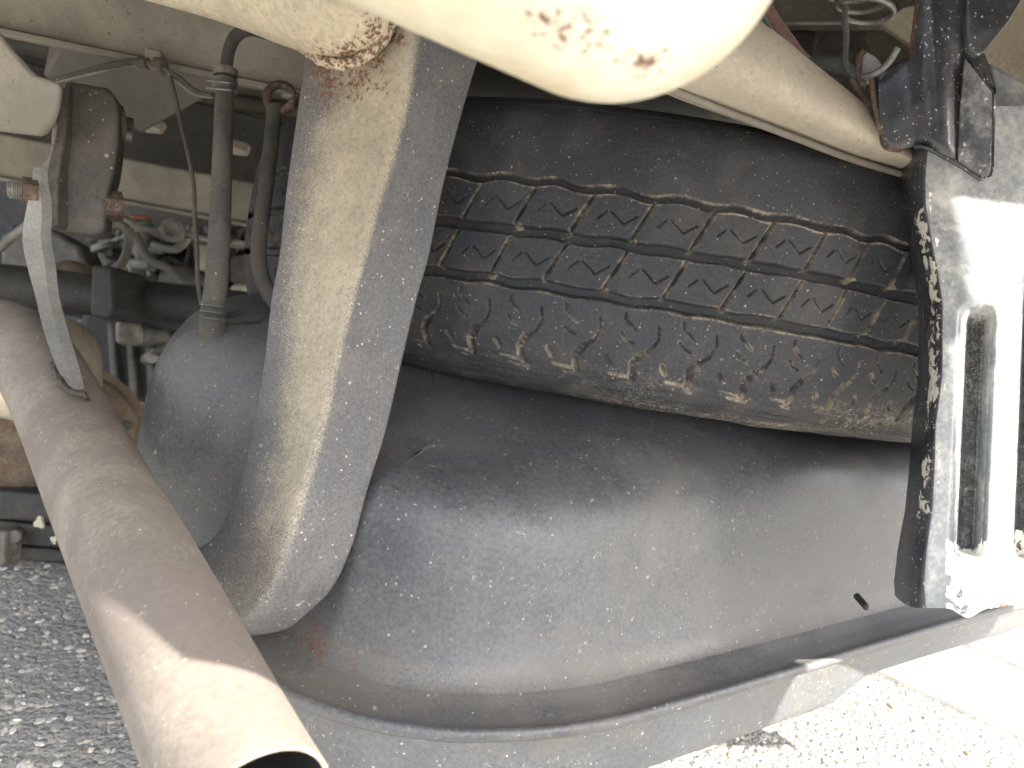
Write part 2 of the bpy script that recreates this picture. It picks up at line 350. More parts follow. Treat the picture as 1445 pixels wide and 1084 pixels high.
# ---------------------------------------------------------------- vehicle body (floor, side, rear)
body = thing('vehicle_body', 'grimy beige underside and rear body shell of the vehicle overhead', 'vehicle body', (0, .6, .56))
wbox('floor_panel', -1.0, .50, .62, 3.4, .555, .575, m_floor, body)
wbox('side_panel', .52, .56, .42, 3.4, .46, 1.2, m_beige, body)
wbox('rear_panel', .34, .56, .372, .386, .50, 1.2, m_beige, body)
wbox('side_panel', -1.04, -1.0, .15, 3.4, .44, 1.2, m_beige, body)
wbox('rear_panel', -1.0, .50, .24, .27, .66, 1.4, m_beige, body)
wbox('roof_panel', -1.0, .50, .27, 3.4, 1.38, 1.42, m_beige, body)
wbox('floor_panel', -1.0, .50, .27, .615, .62, .64, m_floor, body)
wbox('dark_infill', -.16, .50, .62, 1.15, .520, .540, m_dark, body)  # dark sheets added to keep the space above the tyre dark
wbox('dark_infill', -.16, .16, .52, .615, .520, .540, m_dark, body)
# pressed swages of the floor
for k in range(7):
    y = .80+k*.34; prism('floor_swage', [(-.98, y, .556), (.45, y, .556), (.45, y+.10, .556), (-.98, y+.10, .556)], (0, 0, -.018), m_floor, body, bevel=.008)

# sun-blocking panels added at the right, outside the frame, to shade the tank
rc = thing('sun_blocker', 'added unseen beige panels blocking the sun from tank and pipe', 'body panel', (.34, .1, .36))
wbox('panel', .20, .578, .085, .125, .40, 1.1, m_beige, rc, bevel=.012)
wbox('lower_blocker', .102, .57, .084, .098, .447, .556, m_beige, rc, bevel=.003)
wbox('outer_blocker', .57, .594, .09, .12, .76, 1.1, m_beige, rc, bevel=.006)
wbox('inner_blocker', .085, .40, .115, .135, .468, 1.0, m_beige, rc, bevel=.006)

# beige chassis rail, upper left (box section, flange lip along the lower edge)
def beam(name, axis_px, hgt, dep, m, label, cat, lip=True, up=(0, 0, 1), bev=.004, attrs=None):
    """box beam; axis_px gives its lower front edge as (px,py,depth) pairs"""
    a, b = P(*axis_px[0]), P(*axis_px[1]); t = thing(name, label, cat, (a+b)/2)
    u = np.array(up, float); ax = (b-a); ax /= np.linalg.norm(ax); u = u-ax*u.dot(ax); u /= np.linalg.norm(u); bk = np.cross(u, ax); bk *= np.sign(bk.dot(fw))
    c = (a+b)/2+u*hgt/2+bk*dep/2
    box('web', c, (b-a)/2, bk*dep/2, u*hgt/2, m, t, bevel=bev)
    if lip:
        box('flange', (a+b)/2-u*.002-bk*.003, (b-a)/2*.999, bk*.006, u*.0022, m, t, bevel=.001)
    return t, u, bk
railL, uL, bL = beam('chassis_rail', [(-160, 8, .50), (560, 158, .56)], .085, .05, m_beige_d, 'grimy beige chassis rail crossing top left above the wiring clip', 'chassis rail')
# faint pressed line along the rail
cross, uc, bc = beam('cross_member', [(-60, 238, .95), (470, 338, 1.02)], .052, .07, m_beige_d, 'dusty beige cross member behind the vertical filler hose', 'cross member')
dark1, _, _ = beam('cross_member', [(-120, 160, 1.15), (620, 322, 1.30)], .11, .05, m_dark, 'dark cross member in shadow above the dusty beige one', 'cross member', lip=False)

# gusset plates between rail and floor, left
plate = thing('gusset_plate', 'speckled beige folded plate at the left edge beside the rubber hanger', 'gusset plate', P(40, 120, .44))
pl = [(-70, -10, .45), (0, 48, .44), (22, 75, .435), (48, 104, .43), (72, 112, .43), (84, 118, .43), (80, 150, .435), (73, 172, .44), (62, 186, .445), (52, 190, .445), (0, 184, .45), (-70, 170, .455)]
prism('plate', [P(*q) for q in pl], fw*.006-uL*0, m_beige_d, plate, bevel=.003)
pl2 = [(85, 62, .62), (175, 76, .62), (330, 118, .64), (200, 190, .70), (60, 108, .66)]
prism('floor_brace', [P(*q) for q in pl2], (0, .01, .03), m_floor, body, bevel=.003)
prism('floor_brace', [P(*q) for q in [(196, 176, .80), (225, 184, .80), (230, 190, .82), (205, 188, .82)]], (0, .01, .01), m_beige, body, bevel=.002)
prism('floor_brace', [P(*q) for q in [(322, 208, .80), (345, 214, .80), (350, 221, .82), (328, 219, .82)]], (0, .01, .01), m_beige, body, bevel=.002)

# right hand beige rail with rounded lower face
fr = thing('frame_rail', 'smooth beige curved frame rail above the right half of the spare tyre', 'frame rail', P(1100, 130, .40))
rings = []
for (ux, uy, lx, ly, d) in [(905, -60, 860, 84, .335), (985, -20, 940, 128, .345), (1080, 35, 1020, 158, .36), (1150, 90, 1110, 190, .375), (1238, 160, 1200, 222, .39), (1310, 215, 1290, 248, .405), (1400, 270, 1380, 285, .42)]:
    A_ = P(ux, uy, d); B_ = P(lx, ly, d+.012); n_ = 9; ring = []
    mid = (A_+B_)/2; back = P((ux+lx)/2, (uy+ly)/2, d+.09)
    for k in range(n_):
        t = k/(n_-1); q = A_*(1-t)+B_*t - (back-mid)*.22*math.sin(math.pi*t); ring.append(q)
    # rolled lower lip then the back
    ring.append(B_+(back-mid)*.10+np.array([0, 0, -.002])); ring.append(B_+(back-mid)*.45); ring.append(back+(B_-A_)*.2); ring.append(back-(B_-A_)*.4); ring.append(A_+(back-mid)*.5)
    rings.append(ring)
R_ = np.array(rings); R2 = np.stack([catmull(R_[:, j], 6) for j in range(R_.shape[1])], 1)
V, Fc = loft(R2, True, True, True); mesh('rail', V, Fc, m_beige, fr, auto=60)
# seam bead along its lower edge
tube('seam_bead', [P(*q) for q in [(940, 124, .352), (1020, 156, .366), (1110, 190, .381), (1200, 224, .396), (1285, 250, .41)]], .0018, m_beige_d, fr, seg=8)

# ---------------------------------------------------------------- bumper (near, out of focus, sunlit)
bp = thing('rear_bumper', 'blurred cream bumper tube with rusty patches at the top centre', 'bumper', P(870, -110, .165))
dB = .165; rB = 250*dB/FP; ax = np.array([-.926, -.377]); rings = []
a0 = P(870, -120, dB); a1 = P(870+ax[0]*1500, -120+ax[1]*1500, dB+.03); D_ = (a1-a0)/np.linalg.norm(a1-a0)
N1 = np.cross(D_, fw); N1 /= np.linalg.norm(N1); N2 = np.cross(D_, N1); th = np.linspace(0, 2*math.pi, 72, endpoint=False)
for al in np.linspace(math.pi/2*.98, 0, 20): rings.append(a0-D_*rB*math.sin(al)+rB*math.cos(al)*(np.cos(th)[:, None]*N1+np.sin(th)[:, None]*N2))
for t in np.linspace(0.02, 1, 40): rings.append(a0+(a1-a0)*t+rB*(np.cos(th)[:, None]*N1+np.sin(th)[:, None]*N2))
V, Fc = loft(rings, True, True, True); V = np.array(V)
def blob(V, spots):
    V = np.asarray(V)
    r = np.zeros(len(V))
    for px, py, d, rad, amt in spots:
        c_ = P(px, py, d); k_ = np.argmin(np.linalg.norm(V-c_, axis=1)); c_ = V[np.argmin(np.linalg.norm(np.cross(V-CAM, (c_-CAM)/np.linalg.norm(c_-CAM)), axis=1)+.3*np.linalg.norm(V-CAM, axis=1))]   # nearest point of the surface to that spot
        r = np.maximum(r, amt*np.exp(-(np.linalg.norm(V-c_, axis=1)/rad)**2))
    return r
mesh('tube', V, Fc, m_bumper, bp, attrs={'r': blob(V, [(795, 40, .148, .010, .76), (830, 62, .148, .008, .74), (765, 30, .148, .008, .7), (905, 92, .148, .007, .80), (940, 92, .148, .007, .75), (870, 78, .148, .006, .62)])})
wbox('beam', -.7, .082, .135, .20, .489, .62, m_bumper, bp, bevel=.01)  # unseen block added above the tube to keep sun off the pipe
# the straight tube that carries the bracket, upper left
cb = thing('cross_tube', 'beige painted tube with rust at its weld above the bent bracket', 'tube', P(430, 20, .38))
ctp = [P(-300, -205, .40), P(240, -75, .37), P(430, -14, .357), P(480, 2, .355), P(488, 4, .355), P(494, 6, .355), P(498, 8, .3548)]
V, Fc = tube_data(catmull(ctp, 12), [.0265]*30+[.0255, .022, .016, .006], 40); V = np.array(V)
mesh('tube', V, Fc, m_beige_r, cb, attrs={'r': blob(V, [(455, 72, .34, .010, .72), (500, 78, .34, .012, .82), (530, 50, .34, .012, .84), (425, 55, .34, .008, .55), (515, 20, .34, .010, .7)])}, auto=50)

# ---------------------------------------------------------------- bent bracket (rectangular tube, J shape)
hk = thing('bent_bracket', 'thick J shaped bracket bar with one dusty beige face between hose and tyre', 'bracket', P(480, 500, .37))
st = [((440, -30), (590, -20), (706, -20), .365), ((436, 20), (582, 20), (697, 20), .365), ((430, 70), (572, 92), (678, 82), .363), ((420, 140), (558, 173), (651, 175), .362), ((403, 259), (532, 275), (627, 270), .360),
      ((392, 360), (512, 355), (609, 360), .358), ((381, 420), (494, 420), (592, 420), .357), ((370, 516), (470, 516), (569, 516), .356), ((354, 610), (449, 612), (547, 610), .355),
      ((333, 691), (425, 695), (522, 691), .354), ((314, 735), (407, 755), (501, 768), .353), ((300, 757), (393, 806), (474, 828), .353), ((282, 770), (377, 838), (442, 862), .353), ((264, 774), (360, 862), (407, 889), .353),
      ((242, 773), (335, 880), (362, 898), .355), ((222, 769), (300, 888), (312, 899), .358), ((205, 763), (270, 884), (278, 894), .362)]
cols = [[], [], [], []]
for l, m_, r_, d in st:
    d -= .010; pm = P(*m_, d); plf = P(*l, d+.028); prt = P(*r_, d+.024); cols[0].append(plf); cols[1].append(pm); cols[2].append(prt); cols[3].append(plf+prt-pm)
cols = [catmull(c, 8) for c in cols]; n = len(cols[0]); rings = []; mats = []; rr = []
for i in range(n):
    cr = [c[i] for c in cols]; ring = []; am = []; s = i/(n-1)
    for k in range(4):
        a, b, c = cr[k-1], cr[k], cr[(k+1) % 4]; rad = (.0022, .0042, .0030, .0022)[k]
        e1_ = (a-b); L1 = np.linalg.norm(e1_); e2_ = (c-b); L2 = np.linalg.norm(e2_); r1 = min(rad, L1*.4)
        p0 = b+e1_/L1*r1; p2 = b+e2_/L2*r1
        for t in np.linspace(0, 1, 6): ring.append((1-t)**2*p0+2*t*(1-t)*b+t*t*p2)
        # face points between corner k and k+1
        nb = cr[(k+1) % 4]; e3 = (b-nb); q = nb+e3/np.linalg.norm(e3)*min(rad, np.linalg.norm(e3)*.4)
        for t in (.15, .3, .45, .6, .75, .9): ring.append(p2*(1-t)+q*t)
    rings.append(ring)
R_ = np.array(rings); V, Fc = loft(R_, True, True, True); V = np.array(V); m_per = R_.shape[1]
# per-vertex dirt: beige dust on the left (front) face
mm = np.zeros((n, m_per)); ii = np.arange(n)/(n-1)
front = np.zeros(m_per)       # index: corner0 pts 0-5, face0-1 pts 6-11, corner1 12-17, face 18-23
prof = [0, 0, .02, .05, .1, .15, .30, .50, .66, .80, .90, .98, .98, .95, .9, .80, .70, .5, .0, 0, 0, 0, 0, 0]
front[:24] = prof
for i in range(n):
    s = ii[i]
    amp = np.interp(s, [0, .25, .5, .62, .75, .85, 1], [.98, .92, .74, .64, .44, .28, .12])
    sh = np.interp(s, [0, .18, .24, .32, .45, .6, .75, 1], [0.2, .8, 0, -.7, -.3, .4, .4, 1.0])  # wander of the boundary in vertices
    wid_ = np.interp(s, [0, .3, .5, .7, 1], [.30, .15, 0, .04, .12])
    v = np.interp(np.arange(m_per)-sh, np.arange(m_per), front)
    v[:12] = np.clip(v[:12]+wid_, 0, 1); v[18:] *= .2
    mm[i] = v*amp
rv = blob(V, [(470, 118, .37, .017, .82), (445, 90, .375, .012, .90), (500, 112, .36, .014, .84), (530, 85, .36, .010, .84), (552, 50, .36, .010, .86), (460, 150, .37, .015, .66), (500, 140, .36, .012, .62), (540, 120, .36, .010, .6)])
mesh('bar', V, Fc, m_hook, hk, attrs={'m': mm.ravel(), 'r': rv}, auto=70)
wp = [(426, 66, .370), (440, 76, .358), (462, 88, .352), (490, 90, .349), (518, 78, .349), (540, 56, .350), (554, 30, .352), (560, 5, .355)]
V, Fc = tube_data(catmull([P(q[0], q[1], q[2]+.003) for q in wp], 8), .0026, 12); V = np.array(V); V += rng.normal(0, .00035, V.shape)
mesh('weld_bead', V, Fc, m_beige_r, hk, attrs={'r': np.full(len(V), .74)})

# ---------------------------------------------------------------- fuel tank
tk = thing('fuel_tank', 'large dusty black fuel tank with a seam flange filling the lower middle', 'fuel tank', (.05, .55, .15))
lip = [Gz(*q, .18)[:2] for q in [(1445, 850), (1250, 905), (1100, 950), (960, 990), (860, 1016), (760, 1029), (690, 1032), (620, 1030), (520, 1015), (440, 990), (390, 966), (345, 925), (300, 880)]]
lip = [(.62, .66), (.52, .602)]+[tuple(q) for q in lip]+[(-.172, .366), (-.215, .378), (-.244, .405), (-.256, .45), (-.258, .52), (-.25, .70), (-.20, .80), (-.05, .86), (.2, .88), (.45, .88), (.60, .84), (.66, .75)]
OC = catmull(lip, 14, closed=True)
seg = np.r_[0, np.cumsum(np.linalg.norm(np.diff(np.vstack([OC, OC[:1]]), axis=0), axis=1))]
NN = 560; u_ = np.linspace(0, seg[-1], NN, endpoint=False); OCc = np.vstack([OC, OC[:1]]); O = np.c_[np.interp(u_, seg, OCc[:, 0]), np.interp(u_, seg, OCc[:, 1])]
tan = np.roll(O, -3, 0)-np.roll(O, 3, 0); tan /= np.linalg.norm(tan, axis=1)[:, None]; nin = np.c_[tan[:, 1], -tan[:, 0]]
cen = np.array([.2, .64]); 
if ((cen-O)*nin).sum() < 0: nin = -nin
ss = lambda x, a, b: (lambda t: t*t*(3-2*t))(np.clip((x-a)/(b-a), 0, 1))
def ring(off, z, shrink=0):
    p = O+nin*(off+(.022*ss(-O[:, 0], .19, .24) if 0 < off < .0206 or off < 0 else 0))[:, None] if off < .0206 else O+nin*off
    if shrink:
        core = np.c_[np.clip(O[:, 0], -.14, .5), np.full(len(O), .62)]; core[:, 1] = .62
        p = p*(1-shrink)+core*shrink
    return p
def ztop(p):
    z = .275+.024*ss(-p[:, 0], .08, .14)+.030*ss(p[:, 1], .36, .50)*(1-ss(p[:, 0], .1, .3))
    z -= .014*ss(p[:, 0], .20, .34)*(1-ss(p[:, 1], .44, .56))
    z -= .05*ss(p[:, 1], .52, .8)*(1-ss(p[:, 0], .15, .3))
    z += .012*ss(p[:, 0], .22, .34)*ss(p[:, 1], .48, .60)
    z -= .010*np.exp(-((p[:, 0]-.13)/.07)**2-((p[:, 1]-.42)/.05)**2)
    return z
Z0 = .182
def upper(off, hf, shrink=0, dz=0):
    p = ring(off, 0, shrink); zt = ztop(p)
    z = Z0+(zt-Z0)*hf+dz
    return np.c_[p, z]
rings = []
lobe = None
prof = [(.0205, .000), (.0215, .005), (.0235, .02), (.0262, .05), (.029, .10), (.0315, .17), (.034, .26), (.036, .36), (.038, .46), (.0395, .56), (.041, .65), (.0428, .735), (.0452, .81), (.049, .872), (.0545, .925), (.0625, .962), (.074, .985), (.10, 1.0)]
for off, hf in prof: rings.append(upper(off, hf))
for s_ in (.08, .18, .3, .45, .6, .75, .88, 1.0): rings.append(upper(.10, 1.0, s_))
R_ = np.array(rings)
# gentle dents in the walls
nz = vnoise((R_.shape[0], NN), (5, 22), 3)-.5; nz2 = vnoise((R_.shape[0], NN), (3, 9), 4)-.5
wgt = np.zeros(R_.shape[0]); wgt[4:20] = 1
R_[:, :, :2] += (nin[None]*((nz*.0042+nz2*.0010)*wgt[:, None])[..., None])
V, Fc = loft(R_, True); V = np.array(V)
dm = np.zeros(R_.shape[:2]); dm[:5] = .55; dm[14:20] = .05+.22*vnoise((6, NN), (3, 30), 5); dm[20:] = .12
dm[8:16] += .06*vnoise((8, NN), (3, 25), 8)
rt = blob(V, [(445, 905, .355, .022, .70), (500, 938, .35, .012, .58)])
mesh('upper_shell', V, Fc, m_tank, tk, attrs={'m': dm.ravel(), 'r': rt})
# flange
fl = [np.c_[ring(.012, 0), np.full(NN, .171)], np.c_[ring(.001, 0), np.full(NN, .1735)], np.c_[ring(-.0012, 0), np.full(NN, .1765)], np.c_[ring(-.001, 0), np.full(NN, .1795)], np.c_[ring(.001, 0), np.full(NN, .1805)], np.c_[ring(.003, 0), np.full(NN, .1795)],
      np.c_[ring(.007, 0), np.full(NN, .1797)], np.c_[ring(.012, 0), np.full(NN, .1802)], np.c_[ring(.017, 0), np.full(NN, .1808)], np.c_[ring(.0204, 0), np.full(NN, .1825)], np.c_[ring(.024, 0), np.full(NN, .1835)]]
V, Fc = loft(fl, True); dm = np.zeros((len(fl), NN)); dm[5:] = .52+.2*(vnoise((len(fl)-5, NN), (2, 14), 6)-.3)
dm[5:] *= 1-.5*ss(O[:, 0], .08, .2)[None]
mesh('seam_flange', V, Fc, m_tank, tk, attrs={'m': dm.ravel(), 'r': np.zeros(len(V))})
# lower shell
rings = []
zb = .124+.017*ss(O[:, 0], .225, .262)
for off, f in [(.003, 0), (.0045, .1), (.0055, .3), (.0065, .5), (.008, .66), (.0105, .80), (.015, .90), (.022, .96), (.034, .99), (.05, 1.0)]:
    rings.append(np.c_[ring(off, 0), .1745+(zb-.1745)*f])
for s_ in (.3, .65, 1.0): p = ring(.05, 0, s_); rings.append(np.c_[p, zb])
R_ = np.array(rings); nz = vnoise(R_.shape[:2], (3, 30), 13)-.5; R_[1:8, :, :2] += nin[None]*(nz[1:8]*.003)[..., None]
V, Fc = loft(R_, True); mesh('lower_shell', V, Fc, m_tank_low, tk)
# little vent nib in the wall on the right
c = P(1221, 855, .462); V, Fc = tube_data(catmull([c+np.array([0, .012, 0]), c, c-RT*.0012-fw*.003], 4), [.0022, .0021, .0018], 14); mesh('drain_nib', V, Fc, m_dark, tk)
c = P(1229, 836, .456)
# ---------------------------------------------------------------- spare tyre
K = 1.067
tc_ = CAM+K*(RT*.087618+UP*.08042103+fw*.66002653)
nT = RT*.16163458+UP*.98377528-fw*.07784893; nT /= np.linalg.norm(nT)
e1v = -fw-nT*(-fw).dot(nT); e1v /= np.linalg.norm(e1v); e2v = np.cross(e1v, nT); e2v *= np.sign(e2v.dot(RT))
tyre = thing('spare_tyre', 'dirty worn black spare tyre with muddy tread lying flat above the tank', 'tyre', tc_)
RA = .32; wU, wA, wB, wC, wD = [K*v for v in (.0631, .0269, .00295, -.0223, -.0619)]
ths = np.linspace(-1.2, 1.2, 1500); arc = ths*RA
bxs = K*np.array([-.1228, -.0949, -.0676, -.0383, -.00997, .01827, .04735, .0728, .0961, .1208]); 
ext_l = [bxs[0]-.0300*k for k in range(12, 0, -1)]; ext_r = [bxs[-1]+.0290*k for k in range(1, 12)]
kn = np.r_[ext_l, bxs, ext_r]; q = np.interp(arc, kn, np.arange(len(kn)))
prof_w = catmull([(.040, .215), (.062, .222), (.078, .245), (.0825, .275), (.076, .297), (.068, .3085), (.058, .3145), (.040, .3185), (.015, .320), (-.010, .320), (-.030, .3185), (-.050, .3145), (-.0635, .3080), (-.0725, .2985), (-.0785, .283), (-.081, .262), (-.076, .238), (-.062, .222), (-.040, .215)], 60)
sl_ = np.r_[0, np.cumsum(np.linalg.norm(np.diff(prof_w, axis=0), axis=1))]
ia = np.searchsorted(-prof_w[:, 0][200:900], 0)  # unused marker
# dense where the tread is, coarse on sidewalls
sA = sl_[np.argmin(np.abs(prof_w-np.array([.072, .303])).sum(1))]; sB = sl_[np.argmin(np.abs(prof_w-np.array([-.0785, .283])).sum(1))]
su = np.r_[np.linspace(0, sA, 30, endpoint=False), np.linspace(sA, sB, 330), np.linspace(sB, sl_[-1], 30)[1:]]
W = np.interp(su, sl_, prof_w[:, 0]); RR = np.interp(su, sl_, prof_w[:, 1])
dW = np.gradient(W, su); dR = np.gradient(RR, su); nW, nR = -dR, dW; sg = -np.sign(nR[len(nR)//2]) ; 
if nR[len(nR)//2] < 0: nW, nR = -nW, -nR
H_, Wn = len(su), len(ths); Wg = np.repeat(W[:, None], Wn, 1); Qg = np.repeat(q[None], H_, 0); Ag = np.repeat(arc[None], H_, 0)
depth = np.zeros((H_, Wn)); edge = np.zeros((H_, Wn))
frac = Qg-np.floor(Qg); cell = np.floor(Qg)
jit = vnoise((H_, Wn), (20, 25), 21)-.5; jit2 = vnoise((H_, Wn), (6, 7), 22)-.5
def line(x0, y0, x1, y1, wd, dp, dusty=.5):
    """groove segment in (q, metres across) repeated each pitch"""
    global depth, edge
    pit = .0300
    lo, hi = min(y0, y1)-.008, max(y0, y1)+.008; rows = np.where((W > lo) & (W < hi))[0]
    if not len(rows): return
    sl2 = slice(rows[0], rows[-1]+1)
    for sh in (-1, 0, 1, 2):
        X = (frac[sl2]-x0+sh-1)*pit; Y_ = Wg[sl2]-y0; dx, dy = (x1-x0)*pit, y1-y0; L2 = dx*dx+dy*dy
        t = np.clip((X*dx+Y_*dy)/L2, 0, 1); d = np.hypot(X-t*dx, Y_-t*dy)+jit2[sl2]*.00035
        depth[sl2] = np.maximum(depth[sl2], dp*(1-ss(d, wd*.35, wd*.75)))
        edge[sl2] = np.maximum(edge[sl2], dusty*np.exp(-((d-wd*.55)/.0011)**2))
# circumferential grooves
def circ(w0, wd, dp, amp, saw, dusty):
    global depth, edge
    zig = amp*(np.clip(np.abs(((Qg*saw) % 1)-.5)*6-1.5, -1, 1)) + jit*.0016
    d = np.abs(Wg-(w0+zig)); depth = np.maximum(depth, dp*(1-ss(d, wd*.35, wd*.62)))
    edge = np.maximum(edge, dusty*np.exp(-((Wg-(w0+zig)+wd*.62)/.0012)**2)); edge = np.maximum(edge, dusty*.7*np.exp(-((Wg-(w0+zig)-wd*.62)/.0009)**2))
circ(wA, .0034, .0045, .0009, 1.0, .85); circ(wB, .0050, .0055, .0004, 1.0, .42); circ(wC, .0052, .0055, .0004, 1.0, .55)
s1 = .30
def blobdust(x0, w_c, rad_):
    global edge
    rows = np.where(np.abs(W-w_c) < .008)[0]; sl2 = slice(rows[0], rows[-1]+1)
    n1 = vnoise((H_, Wn), (6, 8), 61)[sl2]; n2 = vnoise((H_, Wn), (30, 26), 62)[sl2]
    for sh in (0, 1):
        X = (frac[sl2]-x0-sh)*.0285; Y_ = Wg[sl2]-w_c; d = np.hypot(X*1.0-Y_*.3, Y_*1.4)/rad_
        edge[sl2] = np.maximum(edge[sl2], np.clip(1.5*n2-.15, 0, 1)*ss(1.25-d+(n1-.5)*1.1, 0, .8)*.85)
def row(w0, w1, q0):
    f = lambda t: w0+(w1-w0)*t
    line(q0, f(.02), q0+s1, f(.97), .0013, .0035, .62)
    line(q0+.40, f(.42), q0+.52, f(.60), .0006, .0016, .26); line(q0+.60, f(.62), q0+.83, f(.36), .0006, .0018, .28); line(q0+.83, f(.36), q0+1.04, f(.58), .0006, .0018, .26)
    blobdust(q0+.04, f(-.02), .0032)
row(wC+.0026, wB-.0025, 0); row(wB+.0025, wA-.0017, s1+.02)
g = lambda t: wC+(wD-wC)*t
line(.04, g(.26), .08, g(.40), .0011, .0020, .45); line(.08, g(.40), .0, g(.52), .0011, .0020, .5)
line(.0, g(.52), -.19, g(.64), .0016, .0020, .5); line(-.17, g(.63), -.28, g(.75), .0032, .0035, .55); line(-.28, g(.75), -.23, g(.92), .0030, .0030, .55)
line(-.50, g(.25), -.33, g(.34), .0010, .0018, .5); line(-.56, g(.40), -.47, g(.47), .0010, .0018, .5); line(-.47, g(.47), -.34, g(.50), .0010, .0018, .5)
line(.24, g(.72), .32, g(.80), .0022, .0018, .5); line(.45, g(.16), .46, g(.22), .0013, .0016, .4)
line(.35, g(.90), .75, g(.93), .0007, .0008, .5); line(.55, g(.98), .9, g(1.0), .0006, .0006, .4)
# fine ribs below the shoulder
rb = ss(-Wg, .0655, .0675)*(1-ss(-Wg, .0735, .0755)); depth += rb*.0004*(.5+.5*np.sin(Ag/.0011*2*math.pi/1.4))
# concentric moulding lines on both sidewalls
for w_c in (-.0765, .0715, .0745): depth += .0006*np.exp(-((Wg-w_c)/.0007)**2)
# worn lower shoulder
depth += .0010*ss(-Wg, .052, .064)*(vnoise((H_, Wn), (5, 30), 30)-.3)
depth += (vnoise((H_, Wn), (3, 3), 31)-.5)*.00022+(vnoise((H_, Wn), (40, 60), 32)-.5)*.0008
dn = vnoise((H_, Wn), (9, 12), 41); dn2 = vnoise((H_, Wn), (2.2, 2.6), 42); dn3 = vnoise((H_, Wn), (45, 90), 43)
dustm = edge*(.35+.9*dn)*(.6+.6*dn2)
sh_ = ss(-Wg, .030, .060); dustm = np.maximum(dustm, .30*sh_*dn3*dn2*1.7); dustm += .09*ss(-Wg, .050, .068)
dustm = np.maximum(dustm, .22*ss(-Wg, .064, .068)*(1-ss(-Wg, .074, .078)))
dustm *= 1.08+.35*ss(arc, -.15, .15)[None]
dustm = np.where(Wg > wA+.004, dustm*.5+.04*dn2, dustm)
rad = RR[:, None]-nR[:, None]*depth; wo = W[:, None]-nW[:, None]*depth
pos = tc_+wo[..., None]*nT+rad[..., None]*(np.cos(ths)[None, :, None]*e1v+np.sin(ths)[None, :, None]*e2v)
pos = pos.reshape(-1, 3); ids = np.arange(H_*Wn).reshape(H_, Wn)
quad = np.stack([ids[:-1, :-1], ids[:-1, 1:], ids[1:, 1:], ids[1:, :-1]], -1)
wc = .5*(W[:-1]+W[1:])[:, None]+0*arc[None, :-1]; qc = q[:-1][None]+0*wc
region = np.zeros(wc.shape, int)                     # 0 tread carcass, 1 sidewall
region[(wc < -.0665) | (wc > .068)] = 1
def tt(w0, w1): return (wc-w0)/(w1-w0)
inC = (wc > wC+.0024) & (wc < wB-.0023); inB = (wc > wB+.0023) & (wc < wA-.0018)
sh2 = qc-s1*tt(wC, wB); sh1 = qc-(s1+.02)-s1*tt(wB, wA)
fr2, fr1 = sh2-np.floor(sh2), sh1-np.floor(sh1)
nq = len(kn); region = np.where(inC & (fr2 > .05) & (fr2 < .96), 100+np.floor(sh2).astype(int), region); region = np.where(inB & (fr1 > .05) & (fr1 < .96), 200+np.floor(sh1).astype(int), region)
region = np.where((wc > wA+.003) & (wc < .060), 2, region); region = np.where((wc < wC-.003) & (wc > -.0655), 3, region)
def submesh(name, mask, label=None):
    qf = quad[mask]; used, inv = np.unique(qf, return_inverse=True); qf = inv.reshape(-1, 4)
    me = bpy.data.meshes.new(name); v = (pos[used]-tc_).astype(np.float32)
    me.vertices.add(len(v)); me.vertices.foreach_set('co', v.ravel()); me.loops.add(qf.size); me.loops.foreach_set('vertex_index', qf.ravel().astype(np.int32))
    me.polygons.add(len(qf)); me.polygons.foreach_set('loop_start', np.arange(0, qf.size, 4, dtype=np.int32)); me.update(calc_edges=True); me.validate()
    o = finish(name, me, tc_, m_tyre, tyre, True, {'m': dustm.ravel()[used]}, 0, 0, label, None); return o
submesh('carcass', region == 0); submesh('sidewall', region == 1); submesh('tread_rib', region == 2, 'plain smooth upper rib of the tread'); submesh('shoulder_rib', region == 3, 'muddy lower shoulder with forked slots')
for r_ in np.unique(region[region >= 100]):
    mk = region == r_; lo_ = qc[mk].min()
    a_ = arc[:-1][np.clip(np.searchsorted(q, qc[mk].mean()), 0, len(arc)-2)]
    submesh('tread_block', mk)
# far side of the tyre (coarse) and the wheel
t2 = np.linspace(1.2, 2*math.pi-1.2, 120); rg = []
for wv, rv_ in zip(np.interp(np.linspace(0, 1, 60), np.linspace(0, 1, len(W)), W), np.interp(np.linspace(0, 1, 60), np.linspace(0, 1, len(RR)), RR)):
    rg.append(tc_+wv*nT+rv_*(np.cos(t2)[:, None]*e1v+np.sin(t2)[:, None]*e2v))
V, Fc = loft(rg, False); mesh('carcass', V, Fc, m_tyre, tyre, attrs={'m': np.zeros(len(V))})
t3 = np.linspace(0, 2*math.pi, 64, endpoint=False); rg = []
for wv, rv_ in [(.062, .224), (.064, .214), (.05, .205), (.02, .195), (-.03, .195), (-.035, .17), (-.01, .12), (-.005, .08), (-.012, .05), (-.02, .03)]:
    rg.append(tc_+wv*nT+rv_*(np.cos(t3)[:, None]*e1v+np.sin(t3)[:, None]*e2v))
V, Fc = loft(rg, True, False, True); rim = mesh('rim', V, Fc, m_mid, tyre)
rg = [tc_+wv*nT+rv_*(np.cos(t3)[:, None]*e1v+np.sin(t3)[:, None]*e2v) for wv, rv_ in [(-.03, .196), (-.05, .205), (-.064, .214), (-.062, .226)]]
V, Fc = loft(rg, True); mesh('rim_flange', V, Fc, m_mid, tyre)

